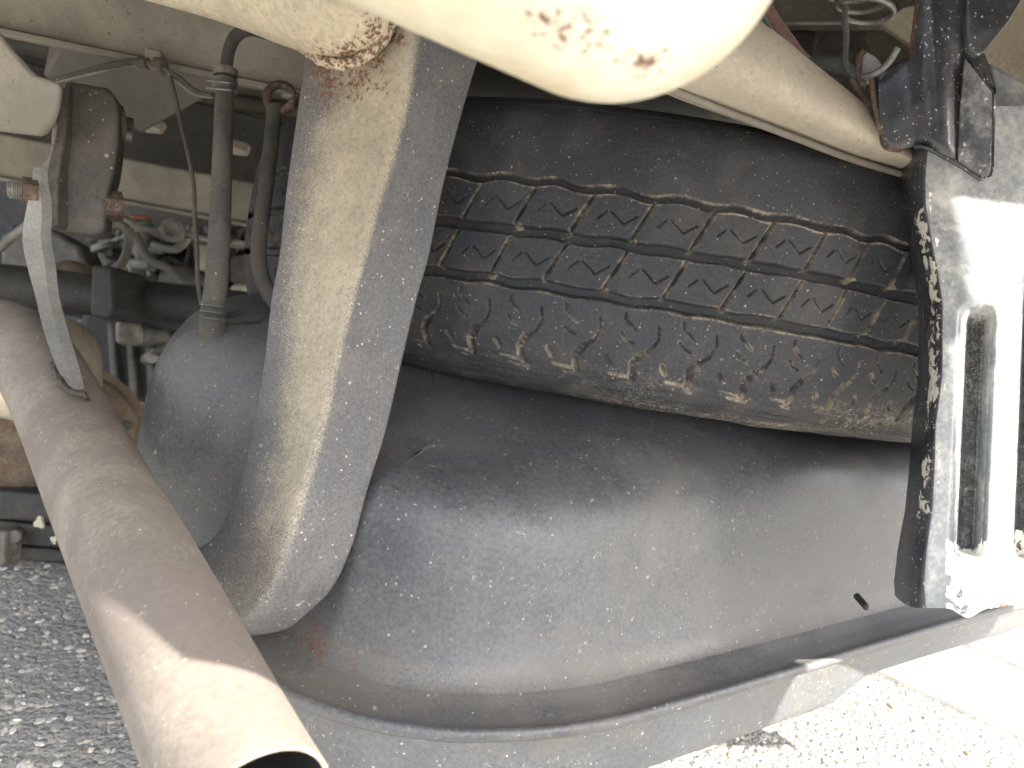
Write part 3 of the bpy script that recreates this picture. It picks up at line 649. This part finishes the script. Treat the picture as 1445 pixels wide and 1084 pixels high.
# ---------------------------------------------------------------- exhaust
ex = thing('exhaust_pipe', 'long dusty brown exhaust tailpipe running diagonally down the left side', 'exhaust pipe', P(200, 800, .33))
pr = .0232
def dep(rpx): return pr*FP/rpx
ep = [(-170, 520, .60), (-90, 487, .575), (-30, 470, .535), (16, 478, .497), (50, 512, .465), (90, 585, .425), (140, 690, .367), (194, 800, .316), (285, 990, .262), (318, 1060, .246), (362, 1150, .226)]
path = catmull([P(*a) for a in ep], 10)
V, Fc = tube_data(path, pr, 56, cap=False); V = np.array(V); nO = len(V)
Vi, Fi = tube_data(path, pr-.0016, 56, cap=False); Vi = np.array(Vi)
rimf = []; s_ = (len(path)-1)*56
for j in range(56): k = (j+1) % 56; rimf.append((s_+j, s_+k, nO+s_+k, nO+s_+j))
Vall = np.vstack([V, Vi[:]]); rr_ = blob(Vall, [(110, 556, .41, .012, .5), (210, 700, .345, .018, .25), (150, 590, .40, .012, .3)])
mesh('pipe', Vall, Fc+[tuple(i+nO for i in f)[::-1] for f in Fi]+rimf, m_pipe, ex, attrs={'r': rr_}, auto=60)
Vi2, Fi2 = tube_data(path[-30:-1], pr-.0020, 40, cap=False); mesh('inner_wall', Vi2, Fi2, m_pipe_in, ex)
# hanger strap welded to the pipe
cl = [(52, 236, .468), (50, 262, .466), (47, 300, .463), (44, 335, .458), (50, 372, .450), (58, 415, .440), (70, 465, .424), (86, 515, .405), (98, 550, .392)]
wl = [12, 14, 24, 27, 27, 20, 20, 17, 9]
L_, Rr_ = [], []
for (x, y, d), ww in zip(cl, wl): L_.append(P(x-ww/2, y, d)); Rr_.append(P(x+ww/2, y, d+.004))
L_, Rr_ = catmull(L_, 8), catmull(Rr_, 8); th_ = RT*.0035+fw*.0055; rings = [[a, b, b+th_, a+th_] for a, b in zip(L_, Rr_)]
V, Fc = loft(rings, True, True, True); strap = mesh('hanger_strap', V, Fc, m_strap, ex, smooth=False, bevel=.0008, label='flat pale metal strap welded to the pipe')
V, Fc = tube_data(catmull([P(*q_) for q_ in [(72, 512, .405), (88, 540, .397), (100, 552, .392), (118, 558, .392), (124, 566, .394)]], 6), [.0008, .0013, .0016, .0014, .0007], 10); V = np.array(V); V += rng.normal(0, .0003, V.shape)
mesh('weld_bead', V, Fc, m_dark, ex)
stud = P(34, 270, .470); ax_ = P(0, 268, .462)-P(60, 272, .475); ax_ /= np.linalg.norm(ax_)
def cyl(name, a, b, r, m, parent, seg=24, **kw):
    V, Fc = tube_data(np.array([a, a*.7+b*.3, a*.3+b*.7, b]), r, seg); return mesh(name, V, Fc, m, parent, auto=40, **kw)
nut = cyl('nut', P(53, 272, .472), P(31, 269, .467), .0085, m_rust, ex, seg=6)
V, Fc = [], []; a_, b_ = P(31, 269, .467), P(12, 267, .462)
ths_ = np.linspace(0, 1, 40); rad_ = [.0048+.0007*math.sin(t*6*2*math.pi) for t in ths_]
V, Fc = tube_data(np.array([a_*(1-t)+b_*t for t in ths_]), rad_, 20); mesh('threaded_stud', V, Fc, m_light, ex)

# muffler behind
mf = thing('muffler', 'beige rounded steel muffler end with a seam behind the tailpipe', 'muffler', P(110, 490, .60))
rings = []
mpath = [P(-20, 508, .62), P(20, 508, .615), P(58, 512, .60), P(82, 516, .60), P(98, 522, .60), P(104, 526, .60)]
for t, s_ in zip(range(6), [.98, 1.0, 1.0, .95, .82, .55]):
    c_ = mpath[t]; ring_ = []
    for a in np.linspace(0, 2*math.pi, 40, endpoint=False):
        ca, sa = math.cos(a), math.sin(a); ca = abs(ca)**.7*np.sign(ca); sa = abs(sa)**.7*np.sign(sa)
        ring_.append(c_+s_*(UP*.043*sa+fw*.06*ca-UP*.003))
    rings.append(ring_)
R_ = np.array(rings); R2 = np.stack([catmull(R_[:, j], 5) for j in range(40)], 1)
V, Fc = loft(R2, True, True, True); mesh('shell', V, Fc, m_muffler, mf)

# rubber hanger block
rh = thing('rubber_hanger', 'dark grey rubber exhaust hanger block beside the galvanised strap', 'rubber hanger', P(120, 220, .50))
out = [(92, 112), (150, 122), (163, 134), (167, 160), (166, 200), (160, 245), (150, 280), (147, 326), (135, 331), (112, 328), (74, 322), (75, 300), (80, 250), (86, 190), (90, 140)]
prism('block', [P(x, y, .478+.00004*(y-110)) for x, y in out], fw*.022-RT*.006, m_rubber, rh, bevel=.0035)
sl3 = [(66, 240), (78, 190), (92, 116), (97, 118), (92, 190), (82, 250), (80, 318), (72, 322), (68, 280)]
prism('side_rib', [P(x, y, .474) for x, y in sl3], fw*.012, m_rubber, rh, bevel=.002)
cyl('pin', P(140, 290, .492), P(172, 292, .500), .0098, m_rust, rh, seg=6)
cyl('pin', P(158, 175, .50), P(186, 180, .508), .0062, m_rubber, rh, seg=16)
cyl('washer', P(163, 176, .498), P(170, 177, .500), .013, m_rubber, rh, seg=20)
cyl('pin_tip', P(172, 190, .50), P(186, 193, .503), .0045, m_spring, rh, seg=10)
prism('carrier', [P(*q_, .50) for q_ in [(72, 165), (84, 176), (82, 240), (62, 250), (58, 232), (70, 218)]], fw*.02, m_beige_d, rh, bevel=.002)

# ---------------------------------------------------------------- hoses and wires, left
fh = thing('filler_hose', 'thick dusty black filler hose standing on the left lobe of the tank', 'hose', P(300, 455, .43))
tube('hose', pxpath([(318, 118, .47), (316, 160, .468), (314, 220, .463), (310, 320, .452), (305, 400, .440), (300, 440, .438), (299, 468, .447)]), [.0052, .0056, .0058, .0062, .0064, .0066, .0078], m_hose, fh)
tube('upper_hose', pxpath([(375, 47, .48), (352, 42, .478), (334, 50, .475), (324, 68, .472), (319, 95, .47), (318, 125, .47)]), .0038, m_hose, fh)
clp = tube('clamp', pxpath([(318, 98, .4695), (318, 108, .4695)]), .0072, m_mid, fh, n=2)
clp2 = tube('clamp', pxpath([(317.5, 113, .4693), (317, 129, .469)]), .0074, m_spring, fh, n=2)
for s_ in (0, 1): tube('clamp_wire', pxpath([(292, 124+s_*4-14*s_, .466), (305, 125-10*s_, .460), (325, 127-10*s_, .460), (332, 124-8*s_, .468)]), .0009, m_spring, fh, seg=8)
for k in range(3): tube('ridge', pxpath([(300.5, 431+k*9, .4335), (300.2, 433.5+k*9, .4335)]), .0075, m_hose, fh, n=2)
bh = thing('breather_hose', 'thin bent hose with a rusty ring just left of the bent bracket', 'hose', P(380, 290, .47))
tube('hose', pxpath([(388, 150, .50), (384, 190, .498), (377, 250, .49), (369, 310, .485), (365, 350, .48), (368, 385, .475), (380, 415, .47), (400, 440, .465)]), .0048, m_hose, bh)
ringp = [P(395, 138, .50)+.0085*(math.cos(a)*RT+math.sin(a)*UP) for a in np.linspace(.2, 2*math.pi+.2, 24)]
tube('ring', ringp, .0028, m_rust, bh, seg=10, n=3); tube('fitting', pxpath([(398, 132, .497), (412, 136, .50), (425, 138, .505)]), .003, m_spring, bh, seg=12)
tag(tube('cable', pxpath([(240, 108, .50), (247, 135, .50), (255, 175, .50), (265, 215, .495), (273, 260, .49), (275, 310, .485), (278, 350, .48), (279, 390, .47), (284, 425, .455), (296, 446, .440)]), .0014, m_rubber, seg=10), 'thin loose cable hanging from the clip beside the filler hose', 'cable')
wh = thing('wiring_clip', 'small clip holding dark wires under the chassis rail', 'clip', P(215, 82, .51))
prism('clip_body', [P(*q_, .505) for q_ in [(202, 64), (226, 70), (228, 92), (222, 100), (208, 96), (203, 84)]], fw*.012, m_beige_d, wh, bevel=.002)
for o_, mm_, r_ in ((0, m_hose, .0016), (4, m_hose, .0013), (9, m_light, .0009)):
    tube('wire', pxpath([(60, 118+o_*.3, .52), (108, 104+o_*.6, .515), (150, 92+o_*.9, .51), (190, 86+o_*.8, .508), (208, 88+o_*.4, .505), (228, 95, .505), (250, 108+o_*.8, .503), (275, 128+o_*.6, .50), (300, 135+o_*.3, .48)]), r_, mm_, wh, seg=8)
for x in (205, 228): cyl('grommet', P(x-8, 88, .507), P(x+4, 90+(x > 210)*3, .505), .0036, m_hose, wh)

# ---------------------------------------------------------------- axle and things beyond
axl = thing('axle_beam', 'dark round axle beam running across behind the filler hose', 'axle', P(200, 420, .9))
tube('beam', pxpath([(-150, 392, .88), (0, 402, .90), (200, 424, .93), (420, 448, .96), (700, 480, 1.0)]), .025, m_dark, axl, n=4)
prism('clamp_block', [P(*q_, .84) for q_ in [(128, 372), (160, 376), (164, 440), (152, 452), (126, 446)]], fw*.08, m_dark, axl, bevel=.005)
prism('bracket', [P(*q_, .86) for q_ in [(160, 380), (176, 392), (178, 410), (166, 426)]], fw*.03, m_dark, axl, bevel=.003)
def disc(name, label, cat, c, n_, prof_, m, seg=56):
    t = thing(name, label, cat, c); n_ = n_/np.linalg.norm(n_); a = np.cross(n_, [0, 0, 1.0]); a /= np.linalg.norm(a); b = np.cross(n_, a); th = np.linspace(0, 2*math.pi, seg, endpoint=False)
    V, Fc = loft([c+n_*z+r*(np.cos(th)[:, None]*a+np.sin(th)[:, None]*b) for z, r in prof_], True, True, True); mesh('drum', V, Fc, m, t, auto=35); return t, a, b, n_
dn_ = -fw+RT*.5
dr_, a_, b_, n__ = disc('brake_drum', 'rusty brown brake drum half hidden behind the exhaust pipe', 'brake drum', P(85, 625, .84), dn_, [(-.05, .085), (.0, .088), (.004, .090), (.010, .090), (.012, .082), (.020, .078), (.026, .060), (.028, .03), (.030, .0005)], m_drum)
for k in range(8):
    an = k*math.pi/4+.3; c_ = P(85, 625, .84)+n__*.022+.066*(math.cos(an)*a_+math.sin(an)*b_); cyl('bolt', c_, c_+n__*.010, .006, m_dark, dr_, seg=6)
# leaf spring / lower link near the ground on the left
ls = thing('leaf_spring', 'dark low leaf spring pack with two pale stains above the asphalt', 'leaf spring', P(40, 760, .75))
yy = [(700, 742), (744, 776), (778, 797)]
for k, (ya, yb) in enumerate(yy):
    prism('leaf', [P(-260, ya-30, .80), P(140+k*4, ya+4, .76), P(140+k*4, yb+4, .76), P(-260, yb-32, .80)], fw*.05, m_dark, ls, bevel=.004)
prism('leaf_clip', [P(*q_, .745) for q_ in [(-12, 748), (8, 750), (4, 800), (-14, 800)]], fw*.03, m_mid, ls, bevel=.003)
for x, y, r_ in ((54, 738, .006), (75, 762, .004)):
    c_ = P(x, y, .757); aa = np.linspace(0, 2*math.pi, 12, endpoint=False); prism('stain', [c_+r_*(1+.3*math.sin(3*a+x))*(math.cos(a)*RT*.8+math.sin(a)*UP) for a in aa], fw*.004, m_cream, ls, bevel=.001)
c_ = P(24, 756, .756); cyl('bolt', c_, c_-fw*.004, .006, m_mid, ls, seg=12)

# machinery beyond the axle
en = thing('engine_block', 'dark engine and gearbox mass far behind the axle', 'engine', P(250, 400, 1.7))
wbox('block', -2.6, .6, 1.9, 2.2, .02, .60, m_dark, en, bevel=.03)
wbox('sump', -.85, -.35, 1.5, 1.88, .16, .40, m_mid, en, bevel=.03)
gb = thing('gearbox_housing', 'dark ribbed gearbox housing low behind the brake drum and muffler', 'gearbox', P(200, 500, 1.35))
prism('housing', [P(*q_, 1.35) for q_ in [(120, 425), (400, 440), (420, 640), (300, 700), (120, 690), (60, 560)]], fw*.12, m_dark, gb, bevel=.02)
for k in range(6):
    x = 150+k*26; prism('housing_rib', [P(*q_, 1.33) for q_ in [(x, 455+k*3), (x+9, 456+k*3), (x+16, 560), (x+6, 562)]], fw*.03, m_mid, gb, bevel=.004)
r9 = random.Random(5)
def rp(x0, x1, y0, y1, d0, d1): return P(r9.uniform(x0, x1), r9.uniform(y0, y1), r9.uniform(d0, d1))
tag(tube('fuel_line', pxpath([(172, 308, 1.05), (200, 322, 1.06), (240, 325, 1.08), (290, 338, 1.1), (330, 345, 1.1), (400, 352, 1.1)]), .0055, m_light), 'pale metal line running just below the beige cross member', 'metal line')
tag(tube('fuel_line', pxpath([(330, 342, 1.04), (400, 352, 1.05), (450, 360, 1.05)]), .004, m_light), 'short pale metal line right of the filler hose', 'metal line')
tag(tube('corrugated_hose', pxpath([(125, 340, 1.0), (165, 318, 1.0), (181, 330, 1.0), (178, 360, 1.02), (160, 385, 1.04), (130, 400, 1.04)]), .006, m_mid), 'grey looped hose below the rubber hanger', 'hose')
tag(tube('strut_rod', pxpath([(-40, 385, .80), (0, 350, .80), (38, 318, .80), (60, 300, .8)]), .0045, m_light), 'pale thin rod rising to the hanger at the left edge', 'rod')
tag(tube('drive_shaft', pxpath([(180, 330, 1.2), (200, 360, 1.2), (215, 380, 1.22)]), .010, m_light), 'short pale rod slanting down left of the filler hose', 'rod')
for i, (pp, r_, mm_, lab) in enumerate([
    ([(215, 345), (245, 352), (262, 340), (270, 320)], .006, m_light, 'pale curved pipe looping beside the cream box'),
    ([(190, 330), (210, 365), (240, 380), (262, 400)], .007, m_mid, 'grey bent hose crossing behind the thin cable'),
    ([(205, 320), (230, 335), (250, 338), (275, 330)], .005, m_mid, 'grey hose tucked right under the cross member'),
    ([(170, 400), (178, 376), (205, 370), (214, 390)], .006, m_light, 'pale hooked bracket rod above the axle'),
    ([(270, 345), (262, 372), (240, 366), (228, 372)], .0045, m_dark, 'dark curled cable below the pale pipe')]):
    tag(tube('under_pipe', [P(x, y, 1.12+.03*i) for x, y in pp], r_, mm_), lab, 'pipe', 'pipes beyond the axle')
tag(prism('relay_box', [P(*q_, 1.15) for q_ in [(272, 342), (298, 346), (298, 384), (276, 380)]], fw*.05, m_cream, bevel=.004), 'cream plastic box left of the filler hose behind the cable', 'box')
tag(prism('mount_bracket', [P(*q_, 1.16) for q_ in [(180, 365), (208, 368), (210, 380), (186, 378), (186, 398), (180, 398)]], fw*.03, m_light, bevel=.003), 'pale angled bracket above the dark axle', 'bracket')
tag(prism('valve_body', [P(*q_, 1.18) for q_ in [(224, 378), (262, 372), (276, 388), (278, 418), (250, 424), (214, 410)]], fw*.06, m_mid, bevel=.01), 'grey cast valve body behind the thin cable', 'casting')
c_ = P(243, 326, 1.07); tt_, a_, b_, n__ = disc('pulley', 'pale round pulley with a dark centre under the cross member', 'pulley', c_, -fw+RT*.3, [(-.02, .014), (0, .016), (.008, .016), (.01, .010), (.006, .005), (.006, .0004)], m_light, 28)
tag(prism('connector', [P(*q_, 1.04) for q_ in [(182, 301), (204, 304), (205, 311), (184, 309)]], fw*.02, m_orange, bevel=.002), 'small orange plastic connector below the cross member', 'connector')
tag(prism('connector', [P(*q_, 1.045) for q_ in [(197, 310), (208, 312), (206, 318), (198, 316)]], fw*.02, m_green, bevel=.002), 'small teal plastic connector below the cross member', 'connector')
tag(prism('connector', [P(*q_, .9) for q_ in [(12, 318), (34, 314), (36, 326), (16, 330)]], fw*.02, m_blue, bevel=.003), 'small blue plastic part at the left edge', 'connector')
# gearbox housing, arms and hoses in the dark behind
for i, (poly, d, mm_, lab) in enumerate([
    ([(0, 330), (60, 318), (110, 345), (126, 380), (60, 396), (0, 390)], 1.25, m_mid, 'grey ribbed casting left of the strap'),
    ([(60, 372), (100, 364), (112, 388), (70, 394)], 1.0, m_drum, 'tan brown casting boss under the rubber hanger'),
    ([(322, 360), (352, 356), (362, 392), (340, 404), (322, 398)], 1.2, m_mid, 'grey casting between the two hoses'),
    ([(322, 402), (344, 398), (348, 412), (324, 416)], 1.15, m_cream, 'pale glinting cap between the two hoses'),
    ([(160, 452), (176, 452), (176, 486), (160, 486)], 1.1, m_light, 'pale upright tab below the axle beam'),
    ([(190, 470), (215, 462), (222, 480), (196, 492)], 1.2, m_mid, 'grey lump below the axle beside the tank lobe'),
    ([(255, 456), (286, 462), (280, 474), (250, 470)], 1.1, m_light, 'pale flat plate just behind the hose foot')]):
    tag(prism('casting', [P(x, y, d) for x, y in poly], fw*.06, mm_, bevel=.008), lab, 'casting', 'castings beyond the axle')
for i in range(44):
    x, y = r9.uniform(150, 380), r9.choice([r9.uniform(330, 405), r9.uniform(455, 540), r9.uniform(300, 400)])
    pts = [P(x+r9.uniform(-45, 45)*k/2, y+r9.uniform(-28, 28), 1.28+r9.uniform(-.05, .35)) for k in range(4)]
    o = tube('engine_hose', pts, r9.uniform(.004, .011), r9.choice([m_light, m_mid, m_mid, m_dark]), en, seg=12)

# ---------------------------------------------------------------- right bracket assembly
pn = thing('ribbed_panel', 'bright sunlit ribbed steel panel with chipped black edge at the right', 'panel', P(1350, 600, .36))
# edge outline left, and depth grid. x(u) columns across, rows down
yl = [150, 212, 250, 290, 340, 390, 430, 480, 530, 600, 660, 720, 780, 825, 845]
xl = [1285, 1277, 1274, 1275, 1284, 1294, 1300, 1300, 1300, 1291, 1287, 1281, 1270, 1265, 1266]
rows_ = np.linspace(150, 858, 170); colsx = np.concatenate([np.linspace(0, 1, 40), 1+np.linspace(0, 1, 130)[1:]*1.0])
Vg = []; cm = []; rm = []; em = []
for y in rows_:
    x_l = np.interp(y, yl, xl); x_f = x_l+np.interp(y, [150, 300, 600, 860], [36, 34, 32, 44]); row_ = []
    for u in colsx:
        if u <= 1: x = x_l+(x_f-x_l)*u; d = .405-.030*math.sin(u*math.pi/2)
        else: x = x_f+(u-1)*((1640-x_f) if u < 1.75 else (1640-x_f)+(u-1.75)*3000); d = .375
        # ribs (pressed channels)
        rib = 0
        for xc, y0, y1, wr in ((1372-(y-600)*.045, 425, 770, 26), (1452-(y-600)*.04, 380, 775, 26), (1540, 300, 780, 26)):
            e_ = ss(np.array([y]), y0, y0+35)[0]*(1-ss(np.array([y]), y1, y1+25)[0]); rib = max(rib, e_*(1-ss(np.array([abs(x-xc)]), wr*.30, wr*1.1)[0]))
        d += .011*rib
        # bottom flare and notch
        yy_ = y
        if y > 800: t = (y-800)/58; yy_ = y-t*t*max(0, (x-1400))*.10; d += .004*t*t
        bump_ = math.exp(-((x-1366)/17)**2)
        if y > 780: yy_ += bump_*((y-780)/78)**2*14; d -= bump_*((y-780)/78)**2*.004
        corner = max(0, 1-abs(x-x_l)/28)
        if y > 815 and u <= 1: yy_ -= corner**2*((y-815)/43)*16
        Vg.append(P(x, yy_, d)); em.append(rib**1.5*.75)  # channels darkened in colour: shade and dark reflection painted in with grime
        cm.append(0); rm.append(0)
        c_ = 0
        if u <= 1:
            c_ = .30*math.exp(-((u-.65)/.25)**2)*np.interp(y, [200, 280, 320, 430, 480, 560, 620, 860], [.2, .5, 1.15, 1.15, .9, 1.15, .9, .35])
        else: c_ = max(.50*math.exp(-((x-x_f)/14)**2) if y > 250 else 0, .15 if y > 250 else .3, .72*max(0, min(1, (y-(745+math.sin(x*.07)*12-max(0, (x-1385))*.35))/25)) if x > 1334 and y > 700 else .02)
        cm[-1] = c_
        rm[-1] = .75*ss(np.array([y]), 846, 856)[0]*(x > 1385)+(.5 if y > 853 and 1266 < x < 1340 else 0)
nc = len(colsx); Vg = np.array(Vg).reshape(len(rows_), nc, 3)
thk = fw*.0028
split = 36
def gridpart(name, G0, m, at, parent):
    h_, w__ = G0.shape[:2]; V = np.vstack([G0.reshape(-1, 3), (G0+thk).reshape(-1, 3)]); Fc = []; o_ = h_*w__
    for i in range(h_-1):
        for j in range(w__-1):
            a = i*w__+j; Fc += [(a, a+1, a+w__+1, a+w__), (o_+a+w__, o_+a+w__+1, o_+a+1, o_+a)]
    for j in range(w__-1): Fc += [(j, o_+j, o_+j+1, j+1), ((h_-1)*w__+j+1, o_+(h_-1)*w__+j+1, o_+(h_-1)*w__+j, (h_-1)*w__+j)]
    for i in range(h_-1): Fc += [((i+1)*w__, o_+(i+1)*w__, o_+i*w__, i*w__), (i*w__+w__-1, o_+i*w__+w__-1, o_+(i+1)*w__+w__-1, (i+1)*w__+w__-1)]
    at = {k: np.r_[v.ravel(), v.ravel()] for k, v in at.items()}
    return mesh(name, V, Fc, m, parent, attrs=at, auto=60)
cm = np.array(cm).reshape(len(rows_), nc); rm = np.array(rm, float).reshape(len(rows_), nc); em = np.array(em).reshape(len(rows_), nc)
gridpart('folded_edge', Vg[:, :split+1], m_edge, {'c': cm[:, :split+1]+.30, 'r': rm[:, :split+1]}, pn)
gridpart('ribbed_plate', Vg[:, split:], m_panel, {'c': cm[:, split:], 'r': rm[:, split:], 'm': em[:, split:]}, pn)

ub = thing('upper_bracket', 'black chipped steel bracket with a rusty edge above the ribbed panel', 'bracket', P(1310, 120, .36))
# folded bracket: left return flange, ridge and right face
bro = [(1300, -40, .375), (1292, 20, .376), (1285, 80, .378), (1252, 97, .381), (1234, 102, .383), (1232, 122, .383), (1237, 160, .383), (1246, 200, .383), (1254, 210, .382), (1272, 212, .378), (1290, 206, .372), (1306, 207, .368), (1330, 219, .366), (1360, 236, .364), (1386, 254, .362), (1398, 250, .361), (1402, 235, .361),
       (1403, 160, .361), (1404, 130, .361), (1362, 80, .363), (1365, 20, .366), (1370, -40, .366)]
bm = bmesh.new(); base_ = parent_base(ub)
vs = [bm.verts.new(Vector(P(*q_)-base_)) for q_ in bro]; f = bm.faces.new(vs)
bmesh.ops.triangulate(bm, faces=[f]); 
bmesh.ops.subdivide_edges(bm, edges=bm.edges[:], cuts=5, use_grid_fill=True); bmesh.ops.subdivide_edges(bm, edges=bm.edges[:], cuts=1, use_grid_fill=True)
me = bpy.data.meshes.new('plate'); bm.to_mesh(me); bm.free()
co = np.empty(len(me.vertices)*3); me.vertices.foreach_get('co', co); co = co.reshape(-1, 3)+base_
rel = co-CAM; zc = rel@fw; pxx = CX+FP*(rel@RT)/zc; pyy = CY-FP*(rel@UP)/zc
dz = -.0045*np.exp(-((pxx-(1318+(pyy-100)*.06))/24)**2)+.010*ss(pxx, 1240, 1236)+.0015*np.exp(-((pxx-1352)/12)**2)
fz = np.interp(pxx, [1226, 1245, 1300, 1340, 1405], [.385, .381, .371, .3665, .363]); co2 = CAM+rel*((fz+dz)/zc)[:, None]; me.vertices.foreach_set('co', (co2-base_).ravel())
rim_d = np.zeros(len(co))
def segd(px_, py_, pts):
    d = np.full(len(px_), 1e9)
    for (x0, y0), (x1, y1) in zip(pts[:-1], pts[1:]):
        dx, dy = x1-x0, y1-y0; t = np.clip(((px_-x0)*dx+(py_-y0)*dy)/(dx*dx+dy*dy), 0, 1); d = np.minimum(d, np.hypot(px_-x0-t*dx, py_-y0-t*dy))
    return d
de = segd(pxx, pyy, [(1298, -40), (1285, 80)]); de2 = segd(pxx, pyy, [(1232, 122), (1237, 160), (1246, 200), (1254, 210), (1272, 212)])
at_c = .33+.26*np.exp(-((pxx-1378)/14)**2-((pyy-165)/25)**2)+.12*np.exp(-((pxx-1335)/12)**2)+.3*np.exp(-((pxx-1310)/8)**2-((pyy-20)/60)**2)
o = finish('plate', me, base_, m_edge, ub, True, {'c': at_c, 'r': np.maximum(.8*np.exp(-(de/12)**2), .85*np.exp(-(de2/4)**2))}, 0, 0, None, None)
so_ = o.modifiers.new('solid', 'SOLIDIFY'); so_.thickness = .0028; so_.offset = 0
# rusty rolled edge bead of the bracket
V, Fc = tube_data(catmull([P(*q_) for q_ in [(1228, 104, .381), (1231, 124, .381), (1236, 160, .381), (1245, 198, .381), (1253, 209, .380), (1272, 212, .377)]], 6), .0013, 8); mesh('edge', V, Fc, m_rust, ub, label='rusty rolled edge')
V, Fc = tube_data(catmull([P(*q_) for q_ in [(1290, 207, .370), (1306, 208, .366), (1330, 220, .364), (1360, 237, .362), (1386, 255, .360)]], 6), .0011, 8); mesh('edge', V, Fc, m_edge, ub, attrs={'c': np.zeros(len(V)), 'r': np.full(len(V), .4)})
# pale spot-welded tab on the bracket's right (bright bare paint)
prism('weld_tab', [P(*q_) for q_ in [(1362, 82, .3622), (1400, 130, .3605), (1399, 235, .3605), (1396, 247, .3605), (1386, 250, .361), (1352, 230, .3628), (1356, 150, .3626)]], fw*.0012, m_tab, ub, bevel=.0004)
# black upper right plate
bk = thing('upper_plate', 'black chipped plate hanging in the upper right corner', 'plate', P(1400, 30, .34))
V = [P(*q_) for q_ in [(1362, -40, .345), (1365, 40, .345), (1368, 68, .345), (1378, 78, .344), (1390, 74, .343), (1425, 30, .34), (1448, -10, .338), (1460, -40, .338)]]
o = prism('plate', V, fw*.004, m_edge, bk, bevel=.001)
b2 = thing('rear_quarter_panel', 'beige painted body corner behind the black plate at the top right', 'body panel', P(1430, 120, .42))
prism('panel', [P(*q_, .43) for q_ in [(1350, -60), (1700, -60), (1700, 200), (1500, 150), (1440, 108), (1404, 95), (1350, 70)]], fw*.02, m_beige, b2, bevel=.004)
prism('corner', [P(*q_, .392) for q_ in [(1395, 84), (1445, 112), (1700, 240), (1700, 420), (1395, 420)]], fw*.012, m_panel, pn, bevel=.003)

# triangular beige tab + grey recess behind the spring
rcx = thing('recess_panel', 'flat grey panel with a lower lip behind the coiled spring wire', 'panel', P(1150, 40, .46))
prism('panel', [P(*q_, .47) for q_ in [(1000, -80), (1320, -80), (1320, 34), (1000, 34)]], fw*.01, m_mid, rcx, bevel=.002)
tube('lip', pxpath([(1010, 33, .468), (1190, 32, .468), (1320, 22, .468)]), .0013, m_light, rcx, seg=8)
prism('back', [P(*q_, .56) for q_ in [(1000, 0), (1340, 0), (1340, 240), (1180, 240), (1000, 120)]], fw*.01, m_mid, rcx, bevel=.002)
prism('tab', [P(*q_, .44) for q_ in [(1243, 34), (1275, 10), (1300, 5), (1300, 70), (1285, 62), (1270, 52)]], fw*.004, m_beige, rcx, bevel=.001)

# spring wire
sw = thing('spring_wire', 'dull coiled spring wire hooked through a small rusty tab', 'spring', P(1215, 60, .40))
tube('leg', pxpath([(1193, 10, .41), (1192, 30, .405), (1194, 55, .40), (1192, 78, .395), (1194, 94, .392), (1203, 104, .388), (1216, 108, .383), (1230, 106, .378), (1244, 98, .374), (1256, 86, .372), (1267, 68, .37)]), .0016, m_spring, sw, seg=14)
cpts = []
for t in np.linspace(0, 2*math.pi*3.4, 90):
    x = 1229+38*math.cos(t+math.pi)-2*t; y = 22-t*2.4+14*math.sin(t+math.pi)*-1; cpts.append(P(x, y, .41+.012*math.sin(t)+.001*t))
tube('coil', cpts, .0016, m_spring, sw, seg=12, n=2)
tb = thing('hook_tab', 'small folded pale tab with a rusty rim holding the spring hook', 'tab', P(1222, 95, .385))
prism('tab_face', [P(*q_) for q_ in [(1216, 73, .384), (1224, 73, .382), (1237, 80, .380), (1246, 92, .378), (1238, 101, .379), (1230, 103, .380), (1227, 118, .381), (1219, 120, .383), (1213, 100, .384)]], fw*.002, m_strap, tb, bevel=.0006)
tube('tab_rim', pxpath([(1219, 72, .3825), (1213, 80, .383), (1211, 98, .383), (1214, 114, .383), (1220, 121, .382)]), .0015, m_rust, tb, seg=10)

# wiring harness right
wr = thing('wiring_harness', 'bundle of faded red, green and grey wires above the right frame rail', 'wiring', P(1150, 80, .41))
for dx, dy, mm_, r_ in ((0, 0, m_wire_r, .0017), (5, -1, m_wire_r, .0016), (10, -3, m_wire_r, .0014), (-8, 4, m_wire_g, .0014), (-14, 7, m_wire_w, .0022), (-5, 6, m_wire_w, .0016)):
    tube('wire', pxpath([(1060+dx, -20+dy, .43), (1085+dx, 25+dy, .425), (1104+dx, 52+dy, .42), (1128+dx*.6, 78+dy*.6, .415), (1150+dx*.4, 92+dy*.4, .41), (1185, 100+dy*.3, .405)]), r_, mm_, wr, seg=10)
tube('tape_wrap', pxpath([(1142, 88, .411), (1160, 94, .408), (1180, 95, .405), (1200, 104, .402), (1225, 118, .40)]), [.0042, .0050, .0050, .0042, .003], m_tape, wr, seg=14)
tube('wire', pxpath([(1196, 100, .402), (1205, 118, .400), (1215, 136, .398), (1228, 152, .396), (1245, 168, .395)]), .0015, m_wire_r, wr, seg=10)
